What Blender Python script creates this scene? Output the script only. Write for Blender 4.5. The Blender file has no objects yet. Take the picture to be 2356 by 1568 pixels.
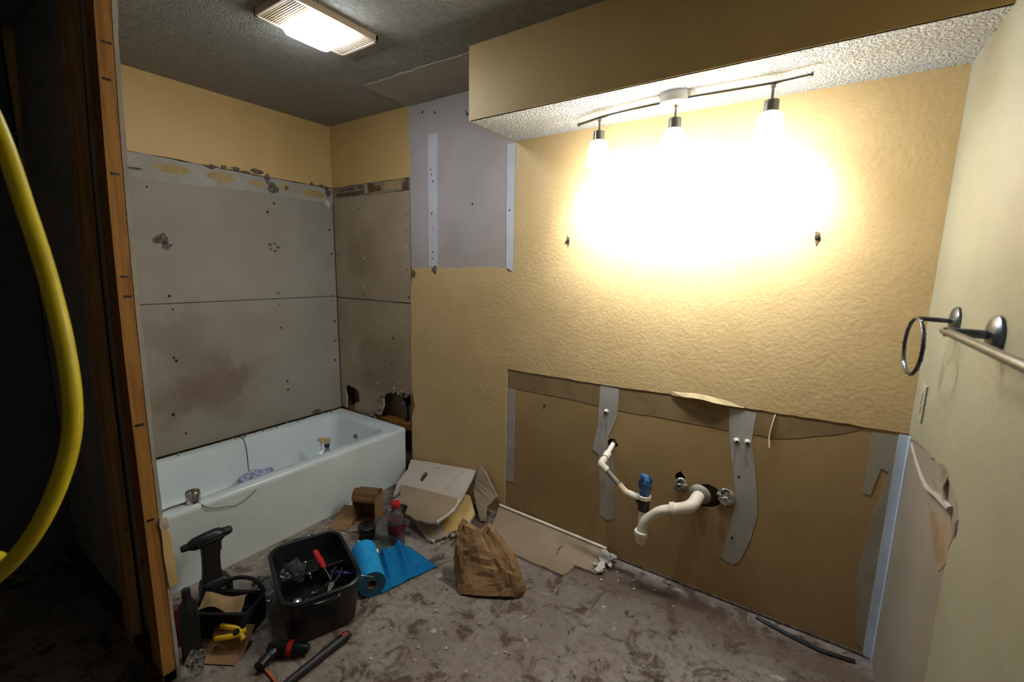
import bpy, bmesh, math, random
from mathutils import Vector, Matrix, noise
from mathutils.geometry import tessellate_polygon

scn = bpy.context.scene
COL = scn.collection
R = math.radians
PI = math.pi

# ------------------------------------------------------------------ camera, world, exposure, lamps
cam_d = bpy.data.cameras.new('camera')
cam = bpy.data.objects.new('camera', cam_d)
COL.objects.link(cam)
yaw, pitch, roll = 0.5955, -0.1618, 0.0196
right = Vector((math.cos(yaw), math.sin(yaw), 0))
fwd = Vector((-math.sin(yaw) * math.cos(pitch), math.cos(yaw) * math.cos(pitch), math.sin(pitch)))
up = right.cross(fwd)
r2 = right * math.cos(roll) + up * math.sin(roll)
u2 = up * math.cos(roll) - right * math.sin(roll)
m = Matrix((r2, u2, -fwd)).transposed().to_4x4()
m.translation = Vector((2.9971, -2.048, 1.4708))
cam.matrix_world = m
cam_d.sensor_width = 36.0
cam_d.lens = 1023.87 / 2356 * 36
cam_d.clip_start = 0.02
cam_d.dof.use_dof = True
cam_d.dof.focus_distance = 2.1
cam_d.dof.aperture_fstop = 2.4
scn.camera = cam

world = bpy.data.worlds.new('world')
scn.world = world
world.use_nodes = True
world.node_tree.nodes['Background'].inputs[0].default_value = (0.5, 0.55, 0.6, 1)
world.node_tree.nodes['Background'].inputs[1].default_value = 0.02

VS = scn.view_settings
VS.view_transform = 'Standard'
VS.look = 'None'
VS.gamma = 1.0
VS.use_curve_mapping = False
VS.exposure = 0.67

VANITY_W = 4.2          # each bulb of the track light
VANITY_C = (0.90, 0.96, 1.0)
ADDED_SPOT_W = 18.0           # spot added at each bulb to strengthen the wall glow
FAN_EMIT = 31.0         # lens of the ceiling fan light
FAN_C = (0.80, 0.90, 1.0)
SHADE_EMIT = 20.0        # glass shades of the track light


# ------------------------------------------------------------------ materials
def nt(name):
    mt = bpy.data.materials.new(name)
    mt.use_nodes = True
    n = mt.node_tree.nodes
    return mt, n, mt.node_tree.links, n['Principled BSDF']


def noise_node(n, l, coord, scale, detail=4.0, rough=0.6, dist=0.0):
    t = n.new('ShaderNodeTexNoise')
    t.inputs['Scale'].default_value = scale
    t.inputs['Detail'].default_value = detail
    t.inputs['Roughness'].default_value = rough
    t.inputs['Distortion'].default_value = dist
    l.new(coord, t.inputs['Vector'])
    return t.outputs['Fac']


def ramp(n, l, fac, a, b):
    r = n.new('ShaderNodeMapRange')
    r.inputs['From Min'].default_value = a
    r.inputs['From Max'].default_value = b
    r.interpolation_type = 'SMOOTHSTEP'
    l.new(fac, r.inputs['Value'])
    return r.outputs['Result']


def mix(n, l, fac, ca, cb, scale=1.0):
    x = n.new('ShaderNodeMix')
    x.data_type = 'RGBA'
    for sock, v in ((x.inputs[6], ca), (x.inputs[7], cb)):
        if hasattr(v, 'links'):
            l.new(v, sock)
        else:
            sock.default_value = (*v, 1)
    if hasattr(fac, 'links'):
        l.new(fac, x.inputs[0])
    else:
        x.inputs[0].default_value = fac
    return x.outputs[2]


def S(r, g, b):
    """sRGB 0-255 to linear"""
    f = lambda c: c / 255 / 12.92 if c <= 10 else ((c / 255 + 0.055) / 1.055) ** 2.4
    return (f(r), f(g), f(b))


def mat(name, c, c2=None, scale=6.0, lo=0.35, hi=0.65, rough=0.6, metal=0.0, bump=None, spec=0.5, layers=(), emit=None, trans=0.0, ior=1.45, coat=0.0):
    """c/c2 mixed by noise; layers = [(colour, scale, lo, hi, detail)]; bump = (scale, strength, distance[, detail])"""
    mt, n, l, p = nt(name)
    co = n.new('ShaderNodeTexCoord').outputs['Object']
    col = None
    if c2 is None:
        p.inputs['Base Color'].default_value = (*c, 1)
    else:
        col = mix(n, l, ramp(n, l, noise_node(n, l, co, scale), lo, hi), c, c2)
    for (lc, ls, a, b, det) in layers:
        col = mix(n, l, ramp(n, l, noise_node(n, l, co, ls, det), a, b), col if col is not None else c, lc)
    if col is not None:
        l.new(col, p.inputs['Base Color'])
    p.inputs['Roughness'].default_value = rough
    p.inputs['Metallic'].default_value = metal
    p.inputs['Specular IOR Level'].default_value = spec
    p.inputs['Transmission Weight'].default_value = trans
    p.inputs['IOR'].default_value = ior
    p.inputs['Coat Weight'].default_value = coat
    if emit:
        p.inputs['Emission Color'].default_value = (*emit[0], 1)
        p.inputs['Emission Strength'].default_value = emit[1]
    if bump:
        b = n.new('ShaderNodeBump')
        b.inputs['Strength'].default_value = bump[1]
        b.inputs['Distance'].default_value = bump[2]
        h = noise_node(n, l, co, bump[0], bump[3] if len(bump) > 3 else 3.0, 0.55)
        if len(bump) > 4:
            h = ramp(n, l, h, bump[4], bump[5])
        l.new(h, b.inputs['Height'])
        l.new(b.outputs[0], p.inputs['Normal'])
    return mt


def wood(name, c, c2):
    mt, n, l, p = nt(name)
    co = n.new('ShaderNodeTexCoord').outputs['Object']
    mp = n.new('ShaderNodeMapping')
    mp.inputs['Scale'].default_value = (30, 30, 1.6)
    l.new(co, mp.inputs[0])
    f = ramp(n, l, noise_node(n, l, mp.outputs[0], 1.6, 5, 0.6, 0.6), 0.35, 0.68)
    col = mix(n, l, f, c, c2)
    k = ramp(n, l, noise_node(n, l, co, 9, 2), 0.66, 0.74)
    col = mix(n, l, k, col, (c2[0] * .35, c2[1] * .35, c2[2] * .35))
    l.new(col, p.inputs['Base Color'])
    p.inputs['Roughness'].default_value = 0.75
    return mt


M = {}
M['yellow'] = mat('yellow_paint', S(208, 177, 125), S(202, 170, 118), 3, rough=0.5, bump=(62, 0.14, 0.004, 2.5, 0.36, 0.64))
M['yellow_smooth'] = mat('yellow_paint_smooth', S(206, 172, 112), S(200, 166, 106), 3, rough=0.55, bump=(140, 0.3, 0.003, 2.5))
M['cream'] = mat('cream_paint', S(160, 156, 132), S(154, 149, 124), 3, rough=0.5, bump=(120, 0.35, 0.003, 2.5))
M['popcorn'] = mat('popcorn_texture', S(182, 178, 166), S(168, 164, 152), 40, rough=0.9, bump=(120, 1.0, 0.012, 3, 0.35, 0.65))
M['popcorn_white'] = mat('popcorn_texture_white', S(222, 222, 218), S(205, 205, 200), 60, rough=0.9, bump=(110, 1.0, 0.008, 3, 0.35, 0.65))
M['ceil_patch'] = mat('ceiling_patch_paper', S(164, 156, 142), S(154, 147, 132), 5, rough=0.8, bump=(160, 0.3, 0.003))
M['gray_board'] = mat('gray_board', S(183, 172, 160), S(172, 160, 147), 2.2, rough=0.85, layers=[(S(150, 128, 104), 1.1, 0.58, 0.78, 5)])
M['tan_board'] = mat('tan_board', S(150, 131, 108), S(138, 119, 95), 2.5, rough=0.85, layers=[(S(120, 98, 66), 1.6, 0.55, 0.8, 5)])
M['lilac_board'] = mat('lilac_board', S(182, 173, 170), S(172, 160, 153), 1.8, rough=0.85)
M['dim_board'] = mat('gray_brown_board', S(146, 136, 122), S(136, 124, 108), 1.8, rough=0.85)
M['mud_lilac'] = mat('joint_compound_lilac', S(206, 204, 208), S(194, 192, 196), 5, rough=0.8)
M['brown_paper'] = mat('brown_gypsum_paper', S(162, 133, 90), S(148, 120, 79), 1.7, rough=0.6, spec=0.35, layers=[(S(112, 90, 60), 2.4, 0.62, 0.8, 6)])
M['adhesive'] = mat('brown_adhesive_band', S(122, 98, 64), S(138, 114, 78), 7, rough=0.6)
M['mud'] = mat('joint_compound', S(168, 162, 152), S(154, 147, 135), 5, rough=0.8)
M['mud_brown'] = mat('joint_compound_dirty', S(150, 134, 112), S(140, 122, 98), 5, rough=0.8)
M['mud_corner'] = mat('corner_compound', S(146, 130, 104), S(154, 144, 126), 5, rough=0.8)
M['bead'] = mat('pale_corner_bead', S(196, 204, 214), S(182, 190, 200), 6, rough=0.55)
M['gypsum'] = mat('gypsum', S(212, 204, 194), S(176, 166, 154), 20, rough=0.95, bump=(60, 0.8, 0.01))
M['glue'] = mat('dried_glue', S(176, 150, 104), S(160, 134, 90), 14, rough=0.8)
M['torn'] = mat('torn_dark_paper', S(72, 62, 54), S(118, 106, 94), 60, rough=0.95)
M['torn_brown'] = mat('torn_brown_paper', S(84, 62, 40), S(110, 86, 56), 40, rough=0.95)
M['hole'] = mat('nail_hole', S(48, 40, 32), rough=0.95)
M['cavity'] = mat('dark_cavity', S(150, 132, 104), S(130, 112, 86), 8, rough=0.95)
M['dark_stain'] = mat('rust_stain', S(134, 108, 82), S(152, 132, 108), 12, rough=0.9)
M['stud'] = wood('stud_wood', S(164, 116, 52), S(130, 86, 34))
M['stud_old'] = wood('old_wood', S(92, 76, 58), S(70, 56, 42))
M['stud_lifted'] = wood('shade_lifted_stud', S(196, 156, 108), S(164, 122, 78))  # second stud's wood made paler to offset the shade it stands in
M['void'] = mat('void_shade_gray', S(104, 110, 120), S(92, 98, 108), 3, rough=0.9)  # bluish gray put in for closet darkness, and to cut bounce behind camera
M['tub'] = mat('tub_enamel', S(218, 228, 230), S(210, 220, 222), 3, rough=0.22, spec=0.5, layers=[(S(186, 184, 176), 2.2, 0.62, 0.85, 6)])
M['nickel'] = mat('brushed_nickel', S(150, 144, 136), rough=0.32, metal=1.0)
M['chrome'] = mat('chrome', S(205, 208, 212), rough=0.12, metal=1.0)
M['dark_steel'] = mat('dark_steel', S(70, 72, 76), S(96, 98, 104), 30, rough=0.35, metal=1.0)
M['pewter'] = mat('pewter', S(104, 111, 124), S(78, 84, 94), 60, rough=0.3, metal=1.0)
M['canopy'] = mat('canopy_satin', S(205, 200, 190), rough=0.4, metal=0.4)
M['pvc'] = mat('white_pvc', S(232, 222, 204), S(222, 208, 186), 12, rough=0.35)
M['pvc_gray'] = mat('gray_pvc', S(146, 142, 130), S(130, 126, 114), 12, rough=0.45)
M['pvc_tan'] = mat('stained_pvc', S(214, 172, 124), S(228, 206, 170), 18, rough=0.4)
M['rubber'] = mat('black_rubber', S(34, 32, 34), rough=0.5)
M['blue_tape'] = mat('blue_tape', S(70, 122, 176), S(28, 52, 84), 26, 0.42, 0.6, rough=0.35)
M['black'] = mat('black_plastic', S(26, 28, 31), S(20, 22, 24), 12, rough=0.35)
M['black_gloss'] = mat('black_gloss', S(18, 19, 21), rough=0.14, coat=0.4)
M['black_matte'] = mat('black_fabric', S(30, 31, 34), S(22, 23, 26), 40, rough=0.9)
M['red'] = mat('red_plastic', S(190, 38, 38), S(168, 30, 32), 20, rough=0.35)
M['darkred'] = mat('dark_red_plastic', S(96, 18, 30), rough=0.4)
M['orange'] = mat('orange_rubber', S(190, 92, 40), rough=0.5)
M['blue_towel'] = mat('blue_towel_paper', S(18, 152, 214), S(14, 140, 202), 30, rough=0.85, bump=(260, 0.3, 0.002))
M['core'] = mat('roll_end_paper', S(40, 96, 128), S(30, 80, 108), 40, rough=0.9)
M['card'] = mat('cardboard', S(146, 112, 74), S(134, 100, 64), 8, rough=0.8)
M['card_tan'] = mat('tan_card', S(206, 176, 134), S(190, 160, 118), 14, rough=0.8)
M['kraft'] = mat('kraft_paper', S(150, 117, 80), S(134, 102, 66), 9, rough=0.7, bump=(22, 0.5, 0.012, 5))
M['drink'] = mat('dark_red_drink', S(96, 18, 34), rough=0.1, coat=0.5)
M['clear'] = mat('clear_plastic', S(225, 230, 235), rough=0.08, trans=0.92, ior=1.3)
M['film'] = mat('crumpled_clear_film', S(214, 222, 226), rough=0.07, trans=0.97, ior=1.18)
M['yellow_plastic'] = mat('yellow_plastic', S(232, 186, 36), S(214, 166, 26), 20, rough=0.45)
M['hose'] = mat('yellow_hose', S(196, 178, 22), S(184, 164, 18), 10, rough=0.45)
M['white_plastic'] = mat('white_plastic', S(206, 206, 196), rough=0.4)
M['almond'] = mat('almond_plate', S(170, 164, 142), S(160, 154, 132), 20, rough=0.45)
M['grille'] = mat('fan_grille', S(188, 168, 142), S(176, 156, 130), 10, rough=0.5)
M['grille_dark'] = mat('fan_recess', S(40, 34, 32), rough=0.8)
M['lens'] = mat('fan_lens', S(250, 250, 250), rough=0.4, emit=(FAN_C, FAN_EMIT))
M['shade'] = mat('lit_frosted_glass', S(250, 248, 240), rough=0.4, emit=(VANITY_C, SHADE_EMIT))
M['rag'] = mat('blue_white_rag', S(206, 210, 228), S(120, 128, 168), 70, rough=0.9)
M['amber'] = mat('sprayer_head', S(196, 176, 128), S(214, 200, 160), 40, rough=0.4)
M['bluegray'] = mat('bottle_blue_gray', S(120, 142, 160), S(150, 168, 182), 30, rough=0.25)
M['label'] = mat('gray_label', S(150, 148, 140), S(84, 82, 80), 90, rough=0.6)
M['pink'] = mat('pink_plastic', S(206, 120, 140), rough=0.5)
M['navy'] = mat('navy_plastic', S(26, 34, 96), rough=0.35)
M['string'] = mat('gray_wire', S(110, 106, 96), rough=0.6)
M['peel'] = mat('peeling_paint_back', S(226, 206, 160), rough=0.7)


def floor_mat():
    mt, n, l, p = nt('stained_concrete')
    co = n.new('ShaderNodeTexCoord').outputs['Object']
    col = mix(n, l, ramp(n, l, noise_node(n, l, co, 1.3, 6, 0.65), 0.34, 0.66), S(154, 146, 136), S(122, 112, 102))
    col = mix(n, l, ramp(n, l, noise_node(n, l, co, 34, 5, 0.7), 0.42, 0.7), col, S(116, 100, 88))
    col = mix(n, l, ramp(n, l, noise_node(n, l, co, 7.5, 6, 0.72, 0.8), 0.50, 0.63), col, S(78, 60, 48))
    col = mix(n, l, ramp(n, l, noise_node(n, l, co, 17, 4, 0.65, 0.5), 0.60, 0.68), col, S(58, 46, 40))
    col = mix(n, l, ramp(n, l, noise_node(n, l, co, 12, 3, 0.5), 0.66, 0.73), col, S(190, 176, 164))
    # rusty brown drip line along the vanity wall and the dark mastic field mid-floor
    sx = n.new('ShaderNodeSeparateXYZ')
    l.new(co, sx.inputs[0])
    ad = n.new('ShaderNodeMath'); ad.operation = 'ADD'
    l.new(sx.outputs[1], ad.inputs[0])
    ml = n.new('ShaderNodeMath'); ml.operation = 'MULTIPLY'; ml.inputs[1].default_value = 0.35
    l.new(noise_node(n, l, co, 4.5, 5, 0.7), ml.inputs[0])
    l.new(ml.outputs[0], ad.inputs[1])
    g = ramp(n, l, ad.outputs[0], -0.16, 0.02)
    g2 = ramp(n, l, ad.outputs[0], 0.17, 0.05)
    mm = n.new('ShaderNodeMath'); mm.operation = 'MULTIPLY'
    l.new(g, mm.inputs[0]); l.new(g2, mm.inputs[1])
    m3 = n.new('ShaderNodeMath'); m3.operation = 'MULTIPLY'; m3.inputs[1].default_value = 0.75
    l.new(mm.outputs[0], m3.inputs[0])
    col = mix(n, l, m3.outputs[0], col, S(86, 64, 48))
    l.new(col, p.inputs['Base Color'])
    rr = n.new('ShaderNodeMapRange')
    rr.inputs['To Min'].default_value = 0.5; rr.inputs['To Max'].default_value = 0.9
    l.new(noise_node(n, l, co, 5, 4), rr.inputs['Value'])
    l.new(rr.outputs[0], p.inputs['Roughness'])
    b = n.new('ShaderNodeBump')
    b.inputs['Strength'].default_value = 0.6; b.inputs['Distance'].default_value = 0.008
    l.new(noise_node(n, l, co, 28, 6, 0.7), b.inputs['Height'])
    l.new(b.outputs[0], p.inputs['Normal'])
    return mt


def stained_board(name, base, base2, spots, stain):
    """board whose water stain sits at given object-space spots: (centre, radius, amount)"""
    mt, n, l, p = nt(name)
    co = n.new('ShaderNodeTexCoord').outputs['Object']
    col = mix(n, l, ramp(n, l, noise_node(n, l, co, 2.0, 4), 0.35, 0.65), base, base2)
    nz = n.new('ShaderNodeTexNoise')
    nz.inputs['Scale'].default_value = 4.0; nz.inputs['Detail'].default_value = 7; nz.inputs['Roughness'].default_value = 0.65
    l.new(co, nz.inputs['Vector'])
    wob = n.new('ShaderNodeVectorMath'); wob.operation = 'SCALE'; wob.inputs[3].default_value = 0.55
    l.new(nz.outputs['Color'], wob.inputs[0])
    ad = n.new('ShaderNodeVectorMath'); ad.operation = 'ADD'
    l.new(co, ad.inputs[0]); l.new(wob.outputs[0], ad.inputs[1])
    for (c, r, amt) in spots:
        d = n.new('ShaderNodeVectorMath'); d.operation = 'DISTANCE'
        l.new(ad.outputs[0], d.inputs[0])
        d.inputs[1].default_value = (c[0] + .275, c[1] + .275, c[2] + .275)
        f = ramp(n, l, d.outputs['Value'], r, r * 0.25)
        mm = n.new('ShaderNodeMath'); mm.operation = 'MULTIPLY'; mm.inputs[1].default_value = amt
        l.new(f, mm.inputs[0])
        col = mix(n, l, mm.outputs[0], col, stain)
    l.new(col, p.inputs['Base Color'])
    p.inputs['Roughness'].default_value = 0.85
    return mt


M['floor'] = floor_mat()
M['left_board'] = stained_board('gray_board_water_stained', S(154, 146, 134), S(145, 136, 123),
                                [((0, -0.86, 0.70), 0.30, 0.6), ((0, -1.05, 0.64), 0.22, 0.45), ((0, -1.05, 1.02), 0.26, 0.4), ((0, -0.70, 0.74), 0.13, 0.5)], S(112, 90, 68))
M['end_board'] = stained_board('tan_board_stained', S(170, 152, 128), S(158, 139, 114),
                               [((0.35, 0, 1.55), 0.25, 0.4), ((0.55, 0, 0.75), 0.4, 0.5)], S(112, 88, 56))


# ------------------------------------------------------------------ mesh helpers
def obj(name, bm, mats, parent=None, smooth=False, label=None, kind=None, cat=None, group=None, loc=None):
    me = bpy.data.meshes.new(name)
    bmesh.ops.recalc_face_normals(bm, faces=bm.faces)
    bm.to_mesh(me)
    bm.free()
    if not isinstance(mats, (list, tuple)):
        mats = [mats]
    for q in mats:
        me.materials.append(q)
    if smooth:
        for f in me.polygons:
            f.use_smooth = True
        if smooth != 'all':
            me.set_sharp_from_angle(angle=R(38))
    o = bpy.data.objects.new(name, me)
    COL.objects.link(o)
    if parent is not None:
        o.parent = parent
    if loc is not None:
        o.location = loc
    if label: o['label'] = label
    if kind: o['kind'] = kind
    if cat: o['category'] = cat
    if group: o['group'] = group
    return o


def thing(name, label, cat, loc=(0, 0, 0), rotz=0.0, group=None):
    o = bpy.data.objects.new(name, None)
    COL.objects.link(o)
    o.empty_display_size = 0.05
    o.location = loc
    o.rotation_euler = (0, 0, rotz)
    o['label'] = label
    o['category'] = cat
    if group: o['group'] = group
    return o


def dup(root, loc, label=None, rot=None):
    r = root.copy(); COL.objects.link(r); r.location = loc
    if rot: r.rotation_euler = rot
    if label: r['label'] = label
    for ch in root.children:
        c = ch.copy(); COL.objects.link(c); c.parent = r
        for g in ch.children:
            d = g.copy(); COL.objects.link(d); d.parent = c
    return r


PL = {
    'B': lambda u, v, d: (u, -d, v),          # vanity wall, faces -y
    'L': lambda u, v, d: (d, u, v),           # tub wall, faces +x
    'R': lambda u, v, d: (3.325 - d, u, v),   # right wall, faces -x
    'C': lambda u, v, d: (u, v, 2.44 - d),    # ceiling, faces down
    'F': lambda u, v, d: (u, v, d),           # floor
    'S': lambda u, v, d: (u, -0.38 - d, v),   # soffit front
    'U': lambda u, v, d: (u, v, 2.129 - d),   # soffit underside
    'P': lambda u, v, d: (u, -1.560 + d, v),  # alcove partition, faces +y
    'PE': lambda u, v, d: (1.25 + d, u, v),   # its end, faces +x
}


def rag(poly, step=0.03, amp=0.004, seed=0, skip=()):
    """ragged copy of a 2D outline; edges whose index is in skip stay straight"""
    rnd = random.Random(seed)
    out = []
    n = len(poly)
    for i in range(n):
        a, b = Vector(poly[i]), Vector(poly[(i + 1) % n])
        out.append(tuple(a))
        if i in skip:
            continue
        L = (b - a).length
        k = int(L / step)
        t = (b - a).normalized() if L else Vector((1, 0))
        nn = Vector((-t.y, t.x))
        for j in range(1, k):
            q = a + (b - a) * ((j + rnd.uniform(-.3, .3)) / k) + nn * rnd.uniform(-amp, amp)
            out.append(tuple(q))
    return out


def blob(cx, cy, rx, ry, n=14, seed=0, amp=0.25):
    rnd = random.Random(seed)
    return [(cx + rx * math.cos(2 * PI * i / n) * (1 + rnd.uniform(-amp, amp)), cy + ry * math.sin(2 * PI * i / n) * (1 + rnd.uniform(-amp, amp))) for i in range(n)]


def rect(a, b, c, d):
    return [(a, c), (b, c), (b, d), (a, d)]


def slab_bm(bm, plane, poly, d0, d1, holes=(), fm=0, sm=0):
    f = PL[plane]
    loops = [list(poly)] + [list(h) for h in holes]
    flat = [p for lp in loops for p in lp]
    tris = tessellate_polygon([[Vector((p[0], p[1], 0)) for p in lp] for lp in loops])
    vf = [bm.verts.new(f(p[0], p[1], d1)) for p in flat]
    vb = [bm.verts.new(f(p[0], p[1], d0)) for p in flat]
    for t in tris:
        try:
            bm.faces.new([vf[i] for i in t]).material_index = fm
            bm.faces.new([vb[i] for i in reversed(t)]).material_index = fm
        except ValueError:
            pass
    k = 0
    for lp in loops:
        n = len(lp)
        for i in range(n):
            a, b = k + i, k + (i + 1) % n
            try:
                bm.faces.new((vf[a], vf[b], vb[b], vb[a])).material_index = sm
            except ValueError:
                pass
        k += n
    return bm


def slab(name, plane, poly, d0, d1, mt, parent=None, holes=(), edge=None, **kw):
    bm = slab_bm(bmesh.new(), plane, poly, d0, d1, holes, 0, 1 if edge else 0)
    return obj(name, bm, [mt, edge] if edge else mt, parent, **kw)


def plate_bm(pts, th, holes=(), warp=0.0):
    """3D near-planar outline thickened downward along its normal; material 0 face, 1 edge, 2 back"""
    bm = bmesh.new()
    P3 = [Vector(p) for p in pts]
    nrm = Vector((0, 0, 0))
    for i in range(len(P3)):
        a, b = P3[i], P3[(i + 1) % len(P3)]
        nrm += a.cross(b)
    nrm.normalize()
    if nrm.z < 0: nrm = -nrm
    loops = [P3] + [[Vector(q) for q in h] for h in holes]
    flat = [p for lp in loops for p in lp]
    ux = (P3[1] - P3[0]).normalized(); uy = nrm.cross(ux)
    tris = tessellate_polygon([[Vector((p.dot(ux), p.dot(uy), 0)) for p in lp] for lp in loops])
    vf = [bm.verts.new(p) for p in flat]
    vb = [bm.verts.new(p - nrm * th) for p in flat]
    for t in tris:
        bm.faces.new([vf[i] for i in t]).material_index = 0
        bm.faces.new([vb[i] for i in reversed(t)]).material_index = 2
    k = 0
    for lp in loops:
        n = len(lp)
        for i in range(n):
            a, b = k + i, k + (i + 1) % n
            bm.faces.new((vf[a], vf[b], vb[b], vb[a])).material_index = 1
        k += n
    return bm


def rag3(pts, step=0.02, amp=0.004, seed=0, skip=()):
    rnd = random.Random(seed)
    P3 = [Vector(p) for p in pts]
    nrm = Vector((0, 0, 0))
    for i in range(len(P3)):
        nrm += P3[i].cross(P3[(i + 1) % len(P3)])
    nrm.normalize()
    out = []
    for i in range(len(P3)):
        a, b = P3[i], P3[(i + 1) % len(P3)]
        out.append(a.copy())
        if i in skip: continue
        L = (b - a).length
        k = int(L / step)
        nn = nrm.cross((b - a).normalized())
        for j in range(1, k):
            out.append(a + (b - a) * ((j + rnd.uniform(-.3, .3)) / k) + nn * rnd.uniform(-amp, amp))
    return out


def box_bm(bm, a, b, bevel=0.0, mi=0, mtx=None):
    x0, y0, z0 = a; x1, y1, z1 = b
    t = bmesh.new()
    bmesh.ops.create_cube(t, size=1)
    for v in t.verts:
        v.co = Vector(((x0 + x1) / 2 + v.co.x * (x1 - x0), (y0 + y1) / 2 + v.co.y * (y1 - y0), (z0 + z1) / 2 + v.co.z * (z1 - z0)))
    if bevel:
        bmesh.ops.bevel(t, geom=t.edges[:], offset=bevel, segments=2, profile=0.6, affect='EDGES')
    merge(bm, t, mi, mtx)
    return bm


def merge(bm, t, mi=0, mtx=None):
    mp = {}
    for v in t.verts:
        mp[v] = bm.verts.new(mtx @ v.co if mtx else v.co)
    for f in t.faces:
        nf = bm.faces.new([mp[v] for v in f.verts])
        nf.material_index = mi
    t.free()


def box(name, a, b, mt, parent=None, bevel=0.0, **kw):
    return obj(name, box_bm(bmesh.new(), a, b, bevel), mt, parent, **kw)


def lathe_bm(bm, prof, origin=(0, 0, 0), axis=(0, 0, 1), n=24, mi=0, caps=True):
    """prof = [(radius, height)]"""
    o = Vector(origin); ax = Vector(axis).normalized()
    q = ax.to_track_quat('Z', 'Y')
    rings = []
    for r, h in prof:
        if r < 1e-6:
            rings.append([bm.verts.new(o + ax * h)])
        else:
            rings.append([bm.verts.new(o + q @ Vector((r * math.cos(2 * PI * i / n), r * math.sin(2 * PI * i / n), h))) for i in range(n)])
    for A, B in zip(rings, rings[1:]):
        for i in range(n):
            j = (i + 1) % n
            if len(A) == 1 and len(B) == 1: continue
            if len(A) == 1: f = bm.faces.new((A[0], B[i], B[j]))
            elif len(B) == 1: f = bm.faces.new((A[i], A[j], B[0]))
            else: f = bm.faces.new((A[i], A[j], B[j], B[i]))
            f.material_index = mi
    if caps:
        for Rg in (rings[0], rings[-1]):
            if len(Rg) > 2:
                bm.faces.new(Rg).material_index = mi
    return bm


def lathe(name, prof, origin, axis, mt, parent=None, n=24, caps=True, **kw):
    kw.setdefault('smooth', True)
    return obj(name, lathe_bm(bmesh.new(), prof, origin, axis, n, 0, caps), mt, parent, **kw)


def smooth_path(pts, sub=8):
    P3 = [Vector(p) for p in pts]
    out = []
    n = len(P3)
    for i in range(n - 1):
        p0 = P3[max(i - 1, 0)]; p1 = P3[i]; p2 = P3[i + 1]; p3 = P3[min(i + 2, n - 1)]
        for j in range(sub):
            t = j / sub
            out.append(0.5 * ((2 * p1) + (p2 - p0) * t + (2 * p0 - 5 * p1 + 4 * p2 - p3) * t * t + (3 * p1 - p0 - 3 * p2 + p3) * t ** 3))
    out.append(P3[-1])
    return out


def tube_bm(bm, pts, r, n=12, mi=0, closed=False, caps=True):
    P3 = [Vector(p) for p in pts]
    rs = r if isinstance(r, (list, tuple)) else [r] * len(P3)
    N = len(P3)
    tang = []
    for i in range(N):
        a = P3[(i - 1) % N] if closed else P3[max(i - 1, 0)]
        b = P3[(i + 1) % N] if closed else P3[min(i + 1, N - 1)]
        tang.append((b - a).normalized())
    nrm = tang[0].orthogonal().normalized()
    rings = []
    for i in range(N):
        t = tang[i]
        nrm = (nrm - t * nrm.dot(t))
        if nrm.length < 1e-6: nrm = t.orthogonal()
        nrm.normalize()
        b = t.cross(nrm)
        rings.append([bm.verts.new(P3[i] + (nrm * math.cos(2 * PI * k / n) + b * math.sin(2 * PI * k / n)) * rs[i]) for k in range(n)])
    rng = range(N) if closed else range(N - 1)
    for i in rng:
        A, B = rings[i], rings[(i + 1) % N]
        for k in range(n):
            j = (k + 1) % n
            bm.faces.new((A[k], A[j], B[j], B[k])).material_index = mi
    if caps and not closed:
        bm.faces.new(rings[0]).material_index = mi
        bm.faces.new(rings[-1]).material_index = mi
    return bm


def tube(name, pts, r, mt, parent=None, n=12, closed=False, **kw):
    kw.setdefault('smooth', True)
    return obj(name, tube_bm(bmesh.new(), pts, r, n, 0, closed), mt, parent, **kw)


def rrect(hx, hy, r, z, cx=0, cy=0, k=6):
    """rounded rectangle ring, 4*(k+1) points"""
    out = []
    r = min(r, hx - 1e-4, hy - 1e-4)
    for q, (sx, sy) in enumerate(((1, 1), (-1, 1), (-1, -1), (1, -1))):
        for i in range(k + 1):
            a = (q + i / k) * PI / 2
            out.append(Vector((cx + sx * (hx - r) + r * math.cos(a), cy + sy * (hy - r) + r * math.sin(a), z)))
    return out


def loft_bm(bm, rings, cap0=True, cap1=True, mi=0):
    V = [[bm.verts.new(p) for p in rg] for rg in rings]
    n = len(V[0])
    for A, B in zip(V, V[1:]):
        for i in range(n):
            j = (i + 1) % n
            bm.faces.new((A[i], A[j], B[j], B[i])).material_index = mi
    if cap0: bm.faces.new(V[0]).material_index = mi
    if cap1: bm.faces.new(V[-1]).material_index = mi
    return bm


# ------------------------------------------------------------------ the room
def struct(name, **kw):
    o = bpy.data.objects.new(name, None)
    COL.objects.link(o)
    o['kind'] = 'structure'
    return o


slab('floor', 'F', rect(-0.15, 3.5, -3.3, 0.15), -0.12, 0.0, M['floor'], kind='structure')

# ceiling: popcorn texture with a smooth drywall patch let in next to the corner
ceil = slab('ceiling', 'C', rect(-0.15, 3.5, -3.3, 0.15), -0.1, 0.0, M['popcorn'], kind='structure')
slab('drywall_patch', 'C', rag([(0.815, -0.002), (1.62, -0.002), (1.62, -0.34), (0.835, -0.352)], 0.05, 0.006, 3), 0.0, 0.005, M['ceil_patch'], ceil)

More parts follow.
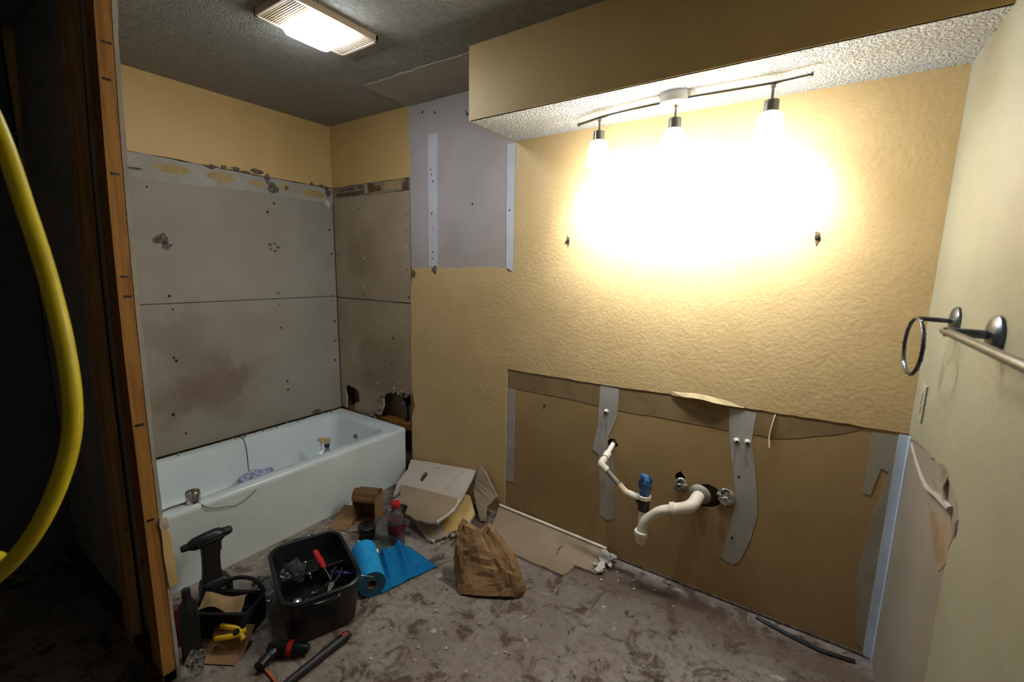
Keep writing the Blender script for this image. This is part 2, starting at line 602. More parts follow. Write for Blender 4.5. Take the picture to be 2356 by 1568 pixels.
# ---- vanity wall
wb = struct('wall_back')
HV = {'trap': blob(2.690, 0.476, 0.056, 0.058, 20, 1, 0.06), 'supply': blob(2.232, 0.613, 0.026, 0.026, 12, 2, 0.15), 'valve': blob(2.566, 0.522, 0.026, 0.034, 12, 4, 0.25)}
base_poly = [(0.795, 0.0), (3.325, 0.0), (3.325, 2.44), (0.812, 2.44), (0.812, 1.46), (0.800, 0.66), (0.812, 0.60), (0.826, 0.535), (0.797, 0.455)]
slab('gypsum_board', 'B', rag(base_poly, 0.04, 0.003, 5, skip=(0, 1, 2, 3)), -0.013, 0.0, M['brown_paper'], wb, holes=list(HV.values()), edge=M['torn_brown'])
slab('wall_backing', 'B', rect(0.81, 3.4, 0.0, 2.44), -0.07, -0.05, M['cavity'], wb)
slab('wall_backing', 'B', rect(-0.1, 0.81, 0.0, 2.44), -0.13, -0.11, M['cavity'], wb)
# yellow paint: everything on this wall but the bare vanity field, the bare patch and the tub end
van = [(1.580, 0.0), (1.583, 0.400), (1.581, 0.902), (2.193, 0.906), (2.560, 0.917), (2.620, 0.922), (2.675, 0.921), (2.760, 0.914), (2.905, 0.912), (3.325, 0.919)]
top = [(3.325, 2.129), (1.612, 2.129), (1.612, 1.452), (1.566, 1.452), (1.560, 1.475), (1.040, 1.466), (1.020, 1.456), (1.030, 1.440), (0.995, 1.436), (0.985, 1.464), (0.850, 1.464), (0.820, 1.450),
       (0.806, 1.30), (0.804, 1.10), (0.800, 0.90), (0.799, 0.66), (0.811, 0.60), (0.826, 0.535), (0.796, 0.455), (0.795, 0.0)]
slab('yellow_paint_coat', 'B', rag(van + top, 0.035, 0.0025, 7, skip=(0, 9, 10)), 0.0, 0.004, M['yellow'], wb, edge=M['peel'])
# bare patch above, where a cabinet or mirror wall ended
slab('bare_board_patch', 'B', [(0.812, 1.458), (1.016, 1.458), (1.562, 1.475), (1.612, 1.452), (1.612, 2.44), (0.812, 2.44)], 0.0, 0.002, M['lilac_board'], wb)
slab('compound_strip', 'B', rag([(0.975, 2.25), (1.050, 2.25), (1.046, 1.90), (1.040, 1.47), (0.968, 1.472), (0.972, 1.80)], 0.08, 0.004, 8), 0.002, 0.0035, M['mud_lilac'], wb)
slab('compound_strip', 'B', rag([(1.556, 2.12), (1.610, 2.12), (1.610, 1.452), (1.562, 1.476)], 0.08, 0.002, 9), 0.002, 0.0035, M['mud_lilac'], wb)
slab('torn_paper', 'B', blob(1.020, 1.452, 0.022, 0.026, 12, 21, 0.35), 0.0035, 0.005, M['torn'], wb)
slab('torn_paper', 'B', blob(0.836, 1.425, 0.012, 0.028, 10, 22, 0.35), 0.004, 0.0052, M['torn_brown'], wb)
# vanity field
slab('adhesive_band', 'B', rag([(1.584, 0.897), (2.19, 0.902), (2.58, 0.913), (2.67, 0.915), (2.90, 0.908), (3.21, 0.914), (3.12, 0.868), (2.99, 0.822), (2.916, 0.802), (2.612, 0.797), (2.20, 0.789), (1.956, 0.797), (1.584, 0.795)], 0.06, 0.003, 10), 0.0, 0.0012, M['adhesive'], wb)
slab('compound_strip', 'B', rag([(1.588, 0.788), (1.636, 0.789), (1.640, 0.50), (1.642, 0.225), (1.588, 0.222)], 0.07, 0.002, 11), 0.0, 0.002, M['mud'], wb)
slab('compound_strip', 'B', rag([(2.152, 0.902), (2.248, 0.899), (2.249, 0.764), (2.231, 0.70), (2.206, 0.64), (2.204, 0.58), (2.236, 0.56), (2.248, 0.477), (2.262, 0.213), (2.225, 0.196), (2.185, 0.214), (2.163, 0.536), (2.126, 0.555), (2.149, 0.697)], 0.09, 0.002, 12), 0.0, 0.002, M['mud'], wb)
slab('compound_strip', 'B', rag([(2.741, 0.899), (2.844, 0.896), (2.838, 0.781), (2.878, 0.558), (2.890, 0.443), (2.873, 0.324), (2.842, 0.213), (2.815, 0.192), (2.771, 0.205), (2.796, 0.390), (2.800, 0.512), (2.754, 0.761)], 0.09, 0.002, 13), 0.0, 0.002, M['mud'], wb)
slab('compound_field', 'B', rag([(3.222, 0.900), (3.302, 0.906), (3.302, 0.03), (3.268, 0.05), (3.243, 0.367), (3.262, 0.60), (3.285, 0.76), (3.262, 0.77), (3.245, 0.66), (3.222, 0.66)], 0.06, 0.004, 14), 0.0, 0.002, M['mud_corner'], wb)
slab('corner_bead', 'B', rect(3.296, 3.3225, 0.004, 0.912), 0.002, 0.005, M['bead'], wb)
# curled strip of peeled paint along the top of the vanity field
bm = bmesh.new()
cur = [(2.50, 0.915, 0.001), (2.56, 0.919, 0.012), (2.60, 0.924, 0.020), (2.64, 0.923, 0.017), (2.68, 0.919, 0.024), (2.73, 0.914, 0.012), (2.80, 0.913, 0.001)]
tp = [bm.verts.new((x, -0.0045, z + 0.016)) for x, z, d in cur]
lo = [bm.verts.new((x, -0.005 - d, z - 0.002)) for x, z, d in cur]
for i in range(len(cur) - 1): bm.faces.new((tp[i], tp[i + 1], lo[i + 1], lo[i]))
bmesh.ops.solidify(bm, geom=bm.faces[:], thickness=0.0015)
obj('peeled_paint', bm, M['peel'], wb)
tube('peeled_paint', smooth_path([(2.912, -0.004, 0.905), (2.905, -0.008, 0.86), (2.900, -0.006, 0.81), (2.905, -0.012, 0.765)]), 0.003, M['peel'], wb, n=6)
# wall anchors, screws, nail heads
for (x, z) in ((1.940, 1.614), (2.977, 1.608)):
    lathe('wall_anchor', [(0.0, 0.011), (0.006, 0.010), (0.009, 0.004), (0.009, 0.0)], (x, -0.004, z), (0, -1, 0), M['hole'], wb, 10)
    slab('torn_paper', 'B', rag([(x - .008, z + .022), (x + .009, z + .014), (x + .008, z - .018), (x + .001, z - .036), (x - .006, z - .012)], .02, .001, int(x * 9)), 0.004, 0.0052, M['torn_brown'], wb)
for (x, z) in ((2.190, 0.774), (2.782, 0.764), (2.823, 0.768)):
    bm = lathe_bm(bmesh.new(), [(0.012, 0), (0.011, 0.003), (0.005, 0.005), (0.0045, 0.016), (0.0, 0.017)], (x, -0.002, z), (0, -1, 0.1), 10)
    obj('screw_anchor', bm, M['pvc'], wb, smooth=True)
    lathe('screw', [(0.0055, 0.0), (0.0055, 0.006), (0.0, 0.007)], (x + .003, -0.017, z - .002), (0, -1, 0.1), M['dark_steel'], wb, 10)


def dots(name, plane, pts, d, parent, r=0.004, mt=None):
    bm = bmesh.new()
    rnd = random.Random(len(pts))
    for (u, v) in pts:
        s = r * rnd.uniform(0.7, 1.4)
        slab_bm(bm, plane, blob(u, v, s, s * 1.2, 7, rnd.randint(0, 9999), 0.25), d, d + 0.0012)
    o = obj(name, bm, mt or M['hole'], parent)
    o['kind'] = 'stuff'
    return o


dots('nail_heads', 'B', [(2.805, 0.605), (2.804, 0.318), (1.833, 0.734)], 0.002, wb, 0.006)
dots('nail_heads', 'B', [(0.995, 2.05), (1.012, 1.98), (1.0, 2.02), (1.005, 1.80), (0.998, 1.79), (1.01, 1.70), (1.0, 1.60), (1.004, 1.56), (1.002, 1.52), (1.32, 1.83), (1.58, 1.78)], 0.0035, wb, 0.004)
dots('nail_heads', 'B', [(0.93, 2.385), (1.03, 2.365), (1.27, 2.33), (1.28, 2.315), (1.40, 2.37), (1.395, 2.35)], 0.002, wb, 0.006)

# ---- tub-end part of the same wall
slab('yellow_paint_band', 'B', rag(rect(-0.0, 0.812, 2.022, 2.44), 0.05, 0.002, 31, skip=(1, 2, 3)), -0.013, 0.003, M['yellow_smooth'], wb, edge=M['peel'])
slab('torn_border', 'B', rag(rect(0.0, 0.806, 1.948, 2.020), 0.04, 0.004, 32, skip=(1, 3)), -0.013, 0.0, M['mud_brown'], wb)
for poly, mt in (([(0.05, 1.955), (0.35, 1.952), (0.36, 1.982), (0.12, 1.976), (0.05, 1.98)], 'torn_brown'), ([(0.07, 1.988), (0.26, 1.990), (0.25, 2.012), (0.10, 2.008)], 'torn'), ([(0.40, 1.958), (0.54, 1.962), (0.52, 2.000), (0.47, 1.998), (0.46, 2.018), (0.40, 2.018)], 'torn_brown'),
                 ([(0.29, 1.995), (0.36, 1.995), (0.36, 2.01), (0.29, 2.012)], 'torn'), ([(0.74, 1.95), (0.80, 1.95), (0.80, 2.03), (0.775, 2.03), (0.765, 2.0), (0.74, 2.0)], 'torn_brown')):
    slab('torn_paper', 'B', rag(poly, 0.02, 0.004, len(poly)), 0.0, 0.0014, M[mt], wb)
slab('glue_patch', 'B', rag([(0.375, 1.96), (0.395, 1.962), (0.397, 2.015), (0.372, 2.012)], .02, .002, 3), 0.0, 0.003, M['mud'], wb)
slab('glue_patch', 'B', rag([(0.56, 1.96), (0.72, 1.963), (0.70, 2.012), (0.58, 2.01)], .03, .004, 4), 0.0, 0.0015, M['glue'], wb)
slab('upper_board', 'B', rag(rect(0.006, 0.806, 1.232, 1.946), 0.06, 0.0015, 33, skip=(3,)), -0.013, 0.0, M['end_board'], wb, edge=M['torn_brown'])
h1 = rag([(0.49, 0.365), (0.76, 0.362), (0.772, 0.44), (0.812, 0.50), (0.845, 0.548), (0.775, 0.600), (0.66, 0.600), (0.565, 0.588), (0.505, 0.545), (0.50, 0.47)], 0.02, 0.008, 34)
low = [(0.006, 1.226), (0.006, 0.38), (0.06, 0.372)] + rag([(0.06, 0.372), (0.07, 0.45), (0.055, 0.53), (0.075, 0.565), (0.16, 0.552), (0.215, 0.535), (0.232, 0.452), (0.17, 0.425), (0.168, 0.366)], 0.02, 0.005, 35, skip=(8,))[1:]
low += [(0.30, 0.36)] + rag([(0.36, 0.35), (0.392, 0.39), (0.46, 0.395), (0.50, 0.47), (0.505, 0.545), (0.565, 0.588), (0.66, 0.600), (0.765, 0.602), (0.797, 0.62)], 0.02, 0.007, 36, skip=(8,))
low += [(0.799, 0.9), (0.804, 1.226)]
slab('lower_board', 'B', low, -0.013, 0.0, M['end_board'], wb, edge=M['gypsum'])
# crumbled gypsum round the hole, broken board edge, framing seen in it
rnd = random.Random(5)
bm = bmesh.new()
for i in range(30):
    t = rnd.random()
    x = 0.40 + 0.12 * t + rnd.uniform(-.05, .03); z = 0.375 + 0.20 * t + rnd.uniform(-.03, .03)
    if rnd.random() < 0.35: x, z = rnd.uniform(0.50, 0.80), 0.598 + rnd.uniform(-.015, .02)
    s = rnd.uniform(0.006, 0.018)
    t2 = bmesh.new(); bmesh.ops.create_icosphere(t2, subdivisions=1, radius=s)
    for v in t2.verts: v.co *= rnd.uniform(0.6, 1.3)
    merge(bm, t2, 0, Matrix.Translation((x, -0.002 + rnd.uniform(-.004, .006), z)))
o = obj('crumbled_gypsum', bm, M['mud_brown'], wb); o['kind'] = 'stuff'
box('framing_stud', (0.766, 0.014, 0.0), (0.804, 0.105, 2.44), M['stud'], wb)
box('board_edge', (0.786, 0.0, 0.02), (0.7945, 0.013, 0.45), M['card'], wb)
box('framing_stud', (-0.02, 0.016, 0.0), (0.02, 0.105, 2.44), M['stud_old'], wb)
box('framing_block', (0.02, 0.016, 0.335), (0.765, 0.10, 0.373), M['stud'], wb)
tube('supply_pipe', [(0.665, 0.07, 0.3), (0.665, 0.07, 0.7)], 0.013, M['pewter'], wb)
lathe('mixing_valve', [(0.0, 0.05), (0.02, 0.048), (0.028, 0.03), (0.034, 0.0)], (0.665, 0.085, 0.52), (0, -1, 0), M['pewter'], wb, 16)
dots('nail_heads', 'B', [(0.30, 1.86), (0.77, 1.80), (0.77, 1.70), (0.035, 1.55), (0.04, 1.50), (0.03, 1.28), (0.32, 1.27), (0.78, 1.27), (0.035, 1.1), (0.62, 0.98), (0.60, 0.86), (0.60, 0.80), (0.35, 0.68), (0.62, 0.75), (0.04, 0.9), (0.77, 1.45)], 0.0, wb, 0.005)
dots('plaster_flecks', 'B', [(0.40, 0.655), (0.45, 0.64), (0.66, 0.67), (0.64, 0.68), (0.335, 1.52), (0.36, 1.50), (0.30, 1.35), (0.32, 1.32), (0.77, 1.60), (0.76, 1.585), (0.43, 0.63)], 0.0, wb, 0.006, M['gypsum'])

# ---- wall on the tub's long side
wl = struct('wall_left')
slab('yellow_paint_band', 'L', rag([(-1.56, 2.035), (-0.83, 2.026), (-0.50, 2.020), (0.0, 2.022), (0.0, 2.44), (-1.56, 2.44)], 0.05, 0.003, 41, skip=(3, 4, 5)), -0.013, 0.003, M['yellow_smooth'], wl, edge=M['peel'])
slab('torn_border', 'L', rag([(-1.56, 1.885), (-1.18, 1.893), (-0.767, 1.908), (-0.404, 1.914), (0.0, 1.910), (0.0, 2.018), (-0.5, 2.016), (-0.83, 2.022), (-1.56, 2.031)], 0.05, 0.003, 42, skip=(4, 8)), -0.013, 0.001, M['mud'], wl)
slab('upper_board', 'L', rect(-1.56, -0.003, 1.240, 1.93), -0.013, 0.0, M['left_board'], wl, edge=M['torn'])
slab('lower_board', 'L', rect(-1.56, -0.003, 0.37, 1.236), -0.013, 0.0, M['left_board'], wl, edge=M['torn'])
slab('wall_backing', 'L', rect(-1.56, 0.1, 0.0, 2.44), -0.13, -0.11, M['cavity'], wl)
for (y, z, ry, rz, s) in ((-0.985, 1.972, 0.085, 0.026, 1), (-0.74, 1.970, 0.075, 0.030, 2), (-0.53, 1.968, 0.06, 0.018, 3), (-0.155, 1.960, 0.10, 0.026, 4), (-0.36, 1.972, 0.035, 0.024, 5)):
    slab('glue_patch', 'L', rag(blob(y, z, ry, rz, 16, s, 0.15), .03, .003, s), 0.001, 0.0022, M['glue'], wl)
for (y, z, ry, rz, s) in ((-0.790, 2.022, 0.034, 0.011, 1), (-0.722, 2.034, 0.018, 0.009, 2), (-0.655, 2.036, 0.024, 0.010, 3), (-0.60, 2.026, 0.03, 0.007, 9), (-0.530, 2.040, 0.048, 0.014, 4), (-0.47, 2.005, 0.014, 0.03, 5), (-0.435, 1.955, 0.032, 0.032, 6), (-0.165, 2.026, 0.014, 0.012, 7), (-0.08, 2.02, 0.026, 0.014, 8),
                          (-0.345, 1.968, 0.012, 0.012, 14), (-0.04, 1.985, 0.02, 0.03, 15), (-1.16, 1.945, 0.045, 0.005, 16), (-1.072, 1.592, 0.032, 0.030, 10), (-1.05, 1.555, 0.026, 0.016, 11)):
    slab('torn_paper', 'L', rag(blob(y, z, ry, rz, 11, s, 0.4), .012, .004, s), 0.001, 0.0045 if z > 1.9 else 0.002, M['torn'], wl)
o = bmesh.new()
for k in range(5):
    a0 = k * 2 * PI / 5
    slab_bm(o, 'L', blob(-0.454 + 0.028 * math.cos(a0), 1.578 + 0.026 * math.sin(a0), 0.012, 0.010, 7, k, 0.4), 0.0, 0.0016)
obj('torn_paper', o, M['torn'], wl)
slab('torn_paper', 'L', blob(-0.215, 0.388, 0.035, 0.014, 10, 77, .3), 0.0, 0.006, M['torn'], wl)
slab('crumbled_gypsum', 'L', rag(blob(-0.045, 1.90, 0.02, 0.028, 10, 12, .3), .01, .003, 2), 0.001, 0.006, M['gypsum'], wl)
dots('nail_heads', 'L', [(-1.11, 1.86), (-0.435, 1.86), (-0.48, 1.80), (-1.06, 1.28), (-1.05, 1.205), (-0.445, 1.275), (-0.445, 1.20), (-0.44, 1.04), (-0.42, 0.66), (-0.42, 0.60), (-1.07, 0.93), (-1.06, 0.91), (-1.10, 0.60), (-0.04, 1.72), (-0.03, 1.55), (-0.04, 1.25), (-0.04, 1.20), (-0.03, 0.9), (-0.04, 0.75), (-1.05, 0.47), (-0.03, 1.05)], 0.0, wl, 0.006)

# ---- right wall
wr = struct('wall_right')
slab('bare_board', 'R', rect(-3.3, 0.0, 0.0, 2.44), -0.1, 0.0, M['dim_board'], wr)
edge_r = [(-0.004, 0.919), (-0.10, 0.925), (-0.22, 0.945), (-0.372, 0.960), (-0.47, 0.975), (-0.533, 0.975), (-0.60, 0.965), (-0.665, 0.955), (-0.690, 0.925), (-0.694, 0.888), (-0.665, 0.845), (-0.662, 0.674), (-0.667, 0.476), (-0.67, 0.0)]
slab('cream_paint_coat', 'R', rag(edge_r, 0.03, 0.006, 51, skip=(13,))[:-1] + [(-0.67, 0.0), (-3.3, 0.0), (-3.3, 2.44), (0.0, 2.44), (0.0, 0.919)], 0.0, 0.004, M['cream'], wr, edge=M['peel'])
slab('corner_bead', 'R', rect(-0.03, 0.0, 0.004, 0.912), 0.0, 0.003, M['bead'], wr)
tube('compound_bead', smooth_path([(3.3245, -0.06, 0.90), (3.323, -0.20, 0.875), (3.323, -0.36, 0.865), (3.322, -0.50, 0.895), (3.322, -0.62, 0.915)]), [0.005] * 8 + [0.006] * 8 + [0.007] * 8 + [0.009] * 9, M['mud'], wr, n=8)
slab('rust_stain', 'R', rag([(-0.40, 0.835), (-0.50, 0.85), (-0.62, 0.90), (-0.66, 0.86), (-0.655, 0.80), (-0.60, 0.74), (-0.52, 0.77)], .03, .01, 53), 0.0, 0.0012, M['dark_stain'], wr)
slab('torn_paper', 'R', blob(-0.685, 0.90, 0.008, 0.022, 9, 54, .3), 0.0, 0.0055, M['torn'], wr)
# curled flap of paint
bm = bmesh.new()
rows = []
for i in range(7):
    t = i / 6
    ang = t * 1.9
    yy, zz, dd = -0.515 - 0.016 * t, 0.985 - 0.045 * math.sin(min(ang, 1.57)), 0.004 + 0.026 * (1 - math.cos(ang)) * 0.6
    rows.append([bm.verts.new((3.325 - dd, yy - 0.030 + 0.06 * j / 3 - 0.01 * t, zz + rnd.uniform(-.003, .003))) for j in range(4)])
for A, B in zip(rows, rows[1:]):
    for j in range(3): bm.faces.new((A[j], A[j + 1], B[j + 1], B[j]))
bmesh.ops.solidify(bm, geom=bm.faces[:], thickness=0.002)
obj('peeled_paint', bm, M['cream'], wr, smooth='all')

# ---- walls behind the camera and round the dark closet on the left
slab('wall_front', 'F', rect(-0.15, 3.5, -3.3, -3.2), 0.0, 2.44, M['void'], kind='structure')
slab('wall_closet', 'F', rect(-0.1, 0.0, -3.2, -1.57), 0.0, 2.44, M['void'], kind='structure')

# ---- soffit over the vanity
sf = struct('soffit')
slab('front_panel', 'S', rect(1.612, 3.325, 2.129, 2.44), -0.012, 0.0, M['yellow_smooth'], sf)
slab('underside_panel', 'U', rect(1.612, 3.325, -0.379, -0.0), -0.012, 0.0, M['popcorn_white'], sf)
slab('end_panel', 'F', rect(1.606, 1.612, -0.38, 0.0), 2.129, 2.44, M['yellow_smooth'], sf)

# ---- alcove partition, stripped to its framing
wp = struct('wall_partition')


def bowed(z):
    return 0.035 * (max(z - 0.9, 0) / 1.4) ** 2


def bowed_box(name, x0, x1, y0, y1, mt, z0=0.0, z1=2.44, seed=0, rough=0.0, edge=None, lean=0.0):
    rr = random.Random(seed)
    bm = bmesh.new()
    rings = []
    N = 36
    for i in range(N + 1):
        z = z0 + (z1 - z0) * i / N
        o = bowed(z) + lean * (z / 2.44)
        j = rr.uniform(-rough, rough)
        rings.append([Vector((x0, y0 + o, z)), Vector((x1, y0 + o, z)), Vector((x1, y1 + o + j, z)), Vector((x0, y1 + o + j, z))])
    loft_bm(bm, rings)
    return obj(name, bm, mt, wp)


bowed_box('framing_stud', 1.161, 1.250, -1.606, -1.569, M['stud'], seed=1)
bowed_box('framing_stud', 0.871, 0.960, -1.610, -1.580, M['stud_lifted'], seed=2, lean=0.012)
bowed_box('drywall_sheet', 0.0, 1.250, -1.567, -1.555, M['mud'], seed=4, rough=0.002)
slab('drywall_scrap', 'PE', rag([(-1.567, 0.575), (-1.552, 0.585), (-1.540, 0.52), (-1.538, 0.36), (-1.560, 0.355), (-1.566, 0.45)], .03, .003, 6), 0.0, 0.006, M['yellow'], wp, edge=M['gypsum'])
slab('drywall_scrap', 'PE', rag(blob(-1.556, 0.595, 0.014, 0.028, 10, 8, .3), .01, .002, 7), 0.0, 0.008, M['gypsum'], wp)
for z in (0.62, 0.95, 1.36, 1.42, 1.72, 1.98, 2.08, 2.2):
    box('staple', (1.249, -1.600 + bowed(z) + rnd.uniform(0, .012), z), (1.253, -1.580 + bowed(z) + rnd.uniform(0, .008), z + 0.006), M['dark_steel'], wp)
slab('sole_plate', 'F', rect(0.0, 1.25, -1.608, -1.57), 0.0, 0.036, M['stud_old'], wp)

# ------------------------------------------------------------------ bathtub
tubt = thing('bathtub', 'white enamelled steel bathtub with dusty rim filling the alcove', 'bathtub', (0.395, -0.782, 0))
HX, HY, ZT = 0.366, 0.760, 0.373
bm = bmesh.new()
icx, icy = -0.005, -0.012
loft_bm(bm, [rrect(HX - .004, HY - .004, 0.012, 0.0), rrect(HX - .004, HY - .004, 0.012, 0.30), rrect(HX - 0.001, HY - 0.001, 0.016, 0.345), rrect(HX, HY, 0.02, 0.362), rrect(HX - .006, HY - .006, 0.02, 0.371), rrect(HX - .018, HY - .018, 0.02, ZT),
             rrect(HX - 0.066, HY - 0.085, 0.09, ZT - .001, icx, icy), rrect(HX - 0.076, HY - 0.095, 0.09, ZT - .007, icx, icy), rrect(HX - 0.083, HY - 0.104, 0.09, ZT - .03, icx, icy),
             rrect(HX - 0.105, HY - 0.15, 0.10, 0.20, icx, icy), rrect(HX - 0.125, HY - 0.19, 0.10, 0.11, icx, icy), rrect(HX - 0.16, HY - 0.23, 0.09, 0.075, icx, icy), rrect(HX - 0.22, HY - 0.30, 0.06, 0.066, icx, icy)], True, True)
obj('shell', bm, M['tub'], tubt, smooth=True)
bm = bmesh.new()
for k in range(40):
    y = rnd.uniform(-0.72, 0.73); x = -HX + rnd.uniform(0.008, 0.05)
    s = rnd.uniform(0.003, 0.009)
    t2 = bmesh.new(); bmesh.ops.create_icosphere(t2, subdivisions=1, radius=s)
    for v in t2.verts: v.co *= rnd.uniform(0.6, 1.3)
    merge(bm, t2, 0, Matrix.Translation((x, y, ZT + s * 0.3)))
o = obj('rim_grit', bm, M['dark_stain'], tubt); o['kind'] = 'stuff'
lathe('drain', [(0.0, 0.004), (0.03, 0.004), (0.036, 0.0)], (0.0, 0.40, 0.066), (0, 0, 1), M['chrome'], tubt)
lathe('overflow_plate', [(0.036, 0.0), (0.036, 0.006), (0.028, 0.01), (0.0, 0.011)], (-0.01, 0.625, 0.25), (0, -1, 0.25), M['dark_stain'], tubt)

# stopper cylinder on the rim with its wire
cy = thing('metal_cylinder', 'small chrome cylinder standing on the near end of the tub rim', 'metal part', (0.713, -1.285, 0.373))
lathe('barrel', [(0.027, 0.0), (0.030, 0.002), (0.030, 0.050), (0.027, 0.054), (0.022, 0.054), (0.020, 0.044), (0.0, 0.044)], (0, 0, 0), (0, 0, 1), M['chrome'], cy, 28)
tube('wire', smooth_path([(0.02, 0.012, 0.003), (0.052, 0.02, -0.01), (0.061, 0.05, -0.035), (0.0605, 0.10, -0.05), (0.0605, 0.15, -0.065), (0.0605, 0.20, -0.055), (0.0605, 0.25, -0.025)]), 0.0022, M['string'], cy, n=6)
tube('tail', smooth_path([(-0.012, -0.025, 0.004), (-0.02, -0.08, 0.004), (-0.012, -0.13, 0.004)]), 0.004, M['string'], cy, n=6)
# pull cord over the back rim
tube('cord', smooth_path([(0.045, -0.785, 0.376), (0.085, -0.780, 0.376), (0.100, -0.778, 0.365), (0.118, -0.775, 0.30), (0.130, -0.778, 0.20), (0.150, -0.782, 0.125)]), 0.0028, M['string'], n=6,
     label='thin gray cord hanging over the back rim into the tub', cat='cord')
# crumpled rag
def crumple(name, loc, r, sz, mt, seed, sub=3, amp=0.35, freq=1.9, parent=None, **kw):
    bm = bmesh.new()
    bmesh.ops.create_icosphere(bm, subdivisions=sub, radius=1)
    off = Vector((seed * 7.3, seed * 3.1, seed * 1.7))
    for v in bm.verts:
        n1 = noise.noise(v.co * freq + off)
        n2 = abs(noise.noise(v.co * freq * 2.3 + off))
        k = 1 + amp * n1 + amp * 0.7 * (n2 - 0.3)
        v.co = Vector((v.co.x * sz[0] * k, v.co.y * sz[1] * k, v.co.z * sz[2] * k)) * r
    zmin = min(v.co.z for v in bm.verts)
    for v in bm.verts: v.co.z -= zmin
    o = obj(name, bm, mt, parent, loc=loc, **kw)
    return o


crumple('rag', (0.215, -0.775, 0.072), 0.085, (0.8, 1.4, 0.62), M['rag'], 3, 4, 0.4, label='crumpled blue and white rag lying in the tub under the cord', cat='rag')

# trigger spray bottle in the tub
sp = thing('spray_bottle', 'trigger spray bottle with amber head standing in the tub', 'spray bottle', (0.395, -0.395, 0.070), R(40))
lathe('bottle_body', [(0.030, 0.0), (0.034, 0.004), (0.034, 0.11), (0.030, 0.135), (0.020, 0.165), (0.014, 0.185), (0.014, 0.20), (0.0, 0.20)], (0, 0, 0), (0, 0, 1), M['bluegray'], sp, 20)
lathe('collar', [(0.017, 0.0), (0.017, 0.022), (0.012, 0.024)], (0, 0, 0.196), (0, 0, 1), M['pewter'], sp, 16)
bm = box_bm(bmesh.new(), (-0.045, -0.012, 0.226), (0.026, 0.012, 0.262), 0.006)
box_bm(bm, (-0.011, -0.010, 0.215), (0.013, 0.010, 0.235), 0.003)
lathe_bm(bm, [(0.010, 0), (0.010, 0.012), (0.006, 0.014)], (-0.043, 0, 0.246), (-1, 0, 0), 12)
obj('sprayer_head', bm, M['amber'], sp)
tube('trigger', smooth_path([(-0.028, 0, 0.232), (-0.036, 0, 0.212), (-0.034, 0, 0.19), (-0.042, 0, 0.172)]), [0.006] * 12 + [0.005] * 13, M['white_plastic'], sp, n=8)

# ------------------------------------------------------------------ track light
tl = thing('track_light', 'brushed nickel track light with wavy rail and three lit glass shades under soffit', 'light', (2.482, -0.20, 2.129))
lathe('canopy', [(0.062, 0.0), (0.062, -0.034), (0.058, -0.038), (0.0, -0.038)], (0.0, -0.01, 0.0), (0, 0, 1), M['canopy'], tl, 32)
rail = smooth_path([(-0.425, 0.032, -0.030), (-0.31, -0.004, -0.029), (-0.17, -0.026, -0.028), (-0.05, -0.035, -0.028), (0.08, -0.040, -0.028), (0.22, -0.033, -0.028), (0.325, -0.030, -0.029), (0.43, -0.046, -0.030)])
bm = bmesh.new()
tube_bm(bm, rail, 0.0055, 8)
lathe_bm(bm, [(0.008, -0.004), (0.008, 0.004)], rail[0], (1, 0, 0), 10)
lathe_bm(bm, [(0.008, -0.004), (0.008, 0.004)], rail[-1], (1, 0, 0), 10)
obj('rail', bm, M['nickel'], tl, smooth=True)
for (hx, hy) in ((-0.312, -0.004), (0.0, -0.010), (0.322, -0.030)):
    bm = bmesh.new()
    tube_bm(bm, [(hx, hy, -0.032), (hx, hy, -0.085)], 0.0048, 10)
    lathe_bm(bm, [(0.008, -0.036), (0.008, -0.044)], (hx, hy, 0.0), (0, 0, 1), 10)
    obj('stem', bm, M['nickel'], tl, smooth=True)
    lathe('socket', [(0.010, -0.082), (0.023, -0.084), (0.0235, -0.090), (0.0235, -0.122), (0.0, -0.122)], (hx, hy, 0), (0, 0, 1), M['nickel'], tl, 24)
    sh = lathe('glass_shade', [(0.024, -0.121), (0.034, -0.128), (0.040, -0.150), (0.046, -0.190), (0.054, -0.222), (0.052, -0.223), (0.044, -0.190), (0.038, -0.152), (0.030, -0.131)], (hx, hy, 0), (0, 0, 1), M['shade'], tl, 28, caps=False)
    lathe('bulb', [(0.0, -0.208), (0.014, -0.204), (0.021, -0.190), (0.020, -0.172), (0.012, -0.150), (0.010, -0.124)], (hx, hy, 0), (0, 0, 1), M['shade'], sh, 16, caps=False)
    ld = bpy.data.lights.new('bulb_light', 'POINT')
    ld.energy = VANITY_W; ld.color = VANITY_C; ld.shadow_soft_size = 0.03
    lo_ = bpy.data.objects.new('bulb_light', ld); COL.objects.link(lo_)
    lo_.parent = tl; lo_.location = (hx, hy, -0.245)
    # extra spot added at the bulb, aimed down and back to brighten the wall
    sd = bpy.data.lights.new('added_glow_spot', 'SPOT')
    sd.energy = ADDED_SPOT_W; sd.color = VANITY_C; sd.shadow_soft_size = 0.03; sd.spot_size = R(115); sd.spot_blend = 1.0
    so = bpy.data.objects.new('added_glow_spot', sd); COL.objects.link(so)
    so.parent = tl; so.location = (hx, hy, -0.245); so.rotation_euler = (R(50), 0, 0)

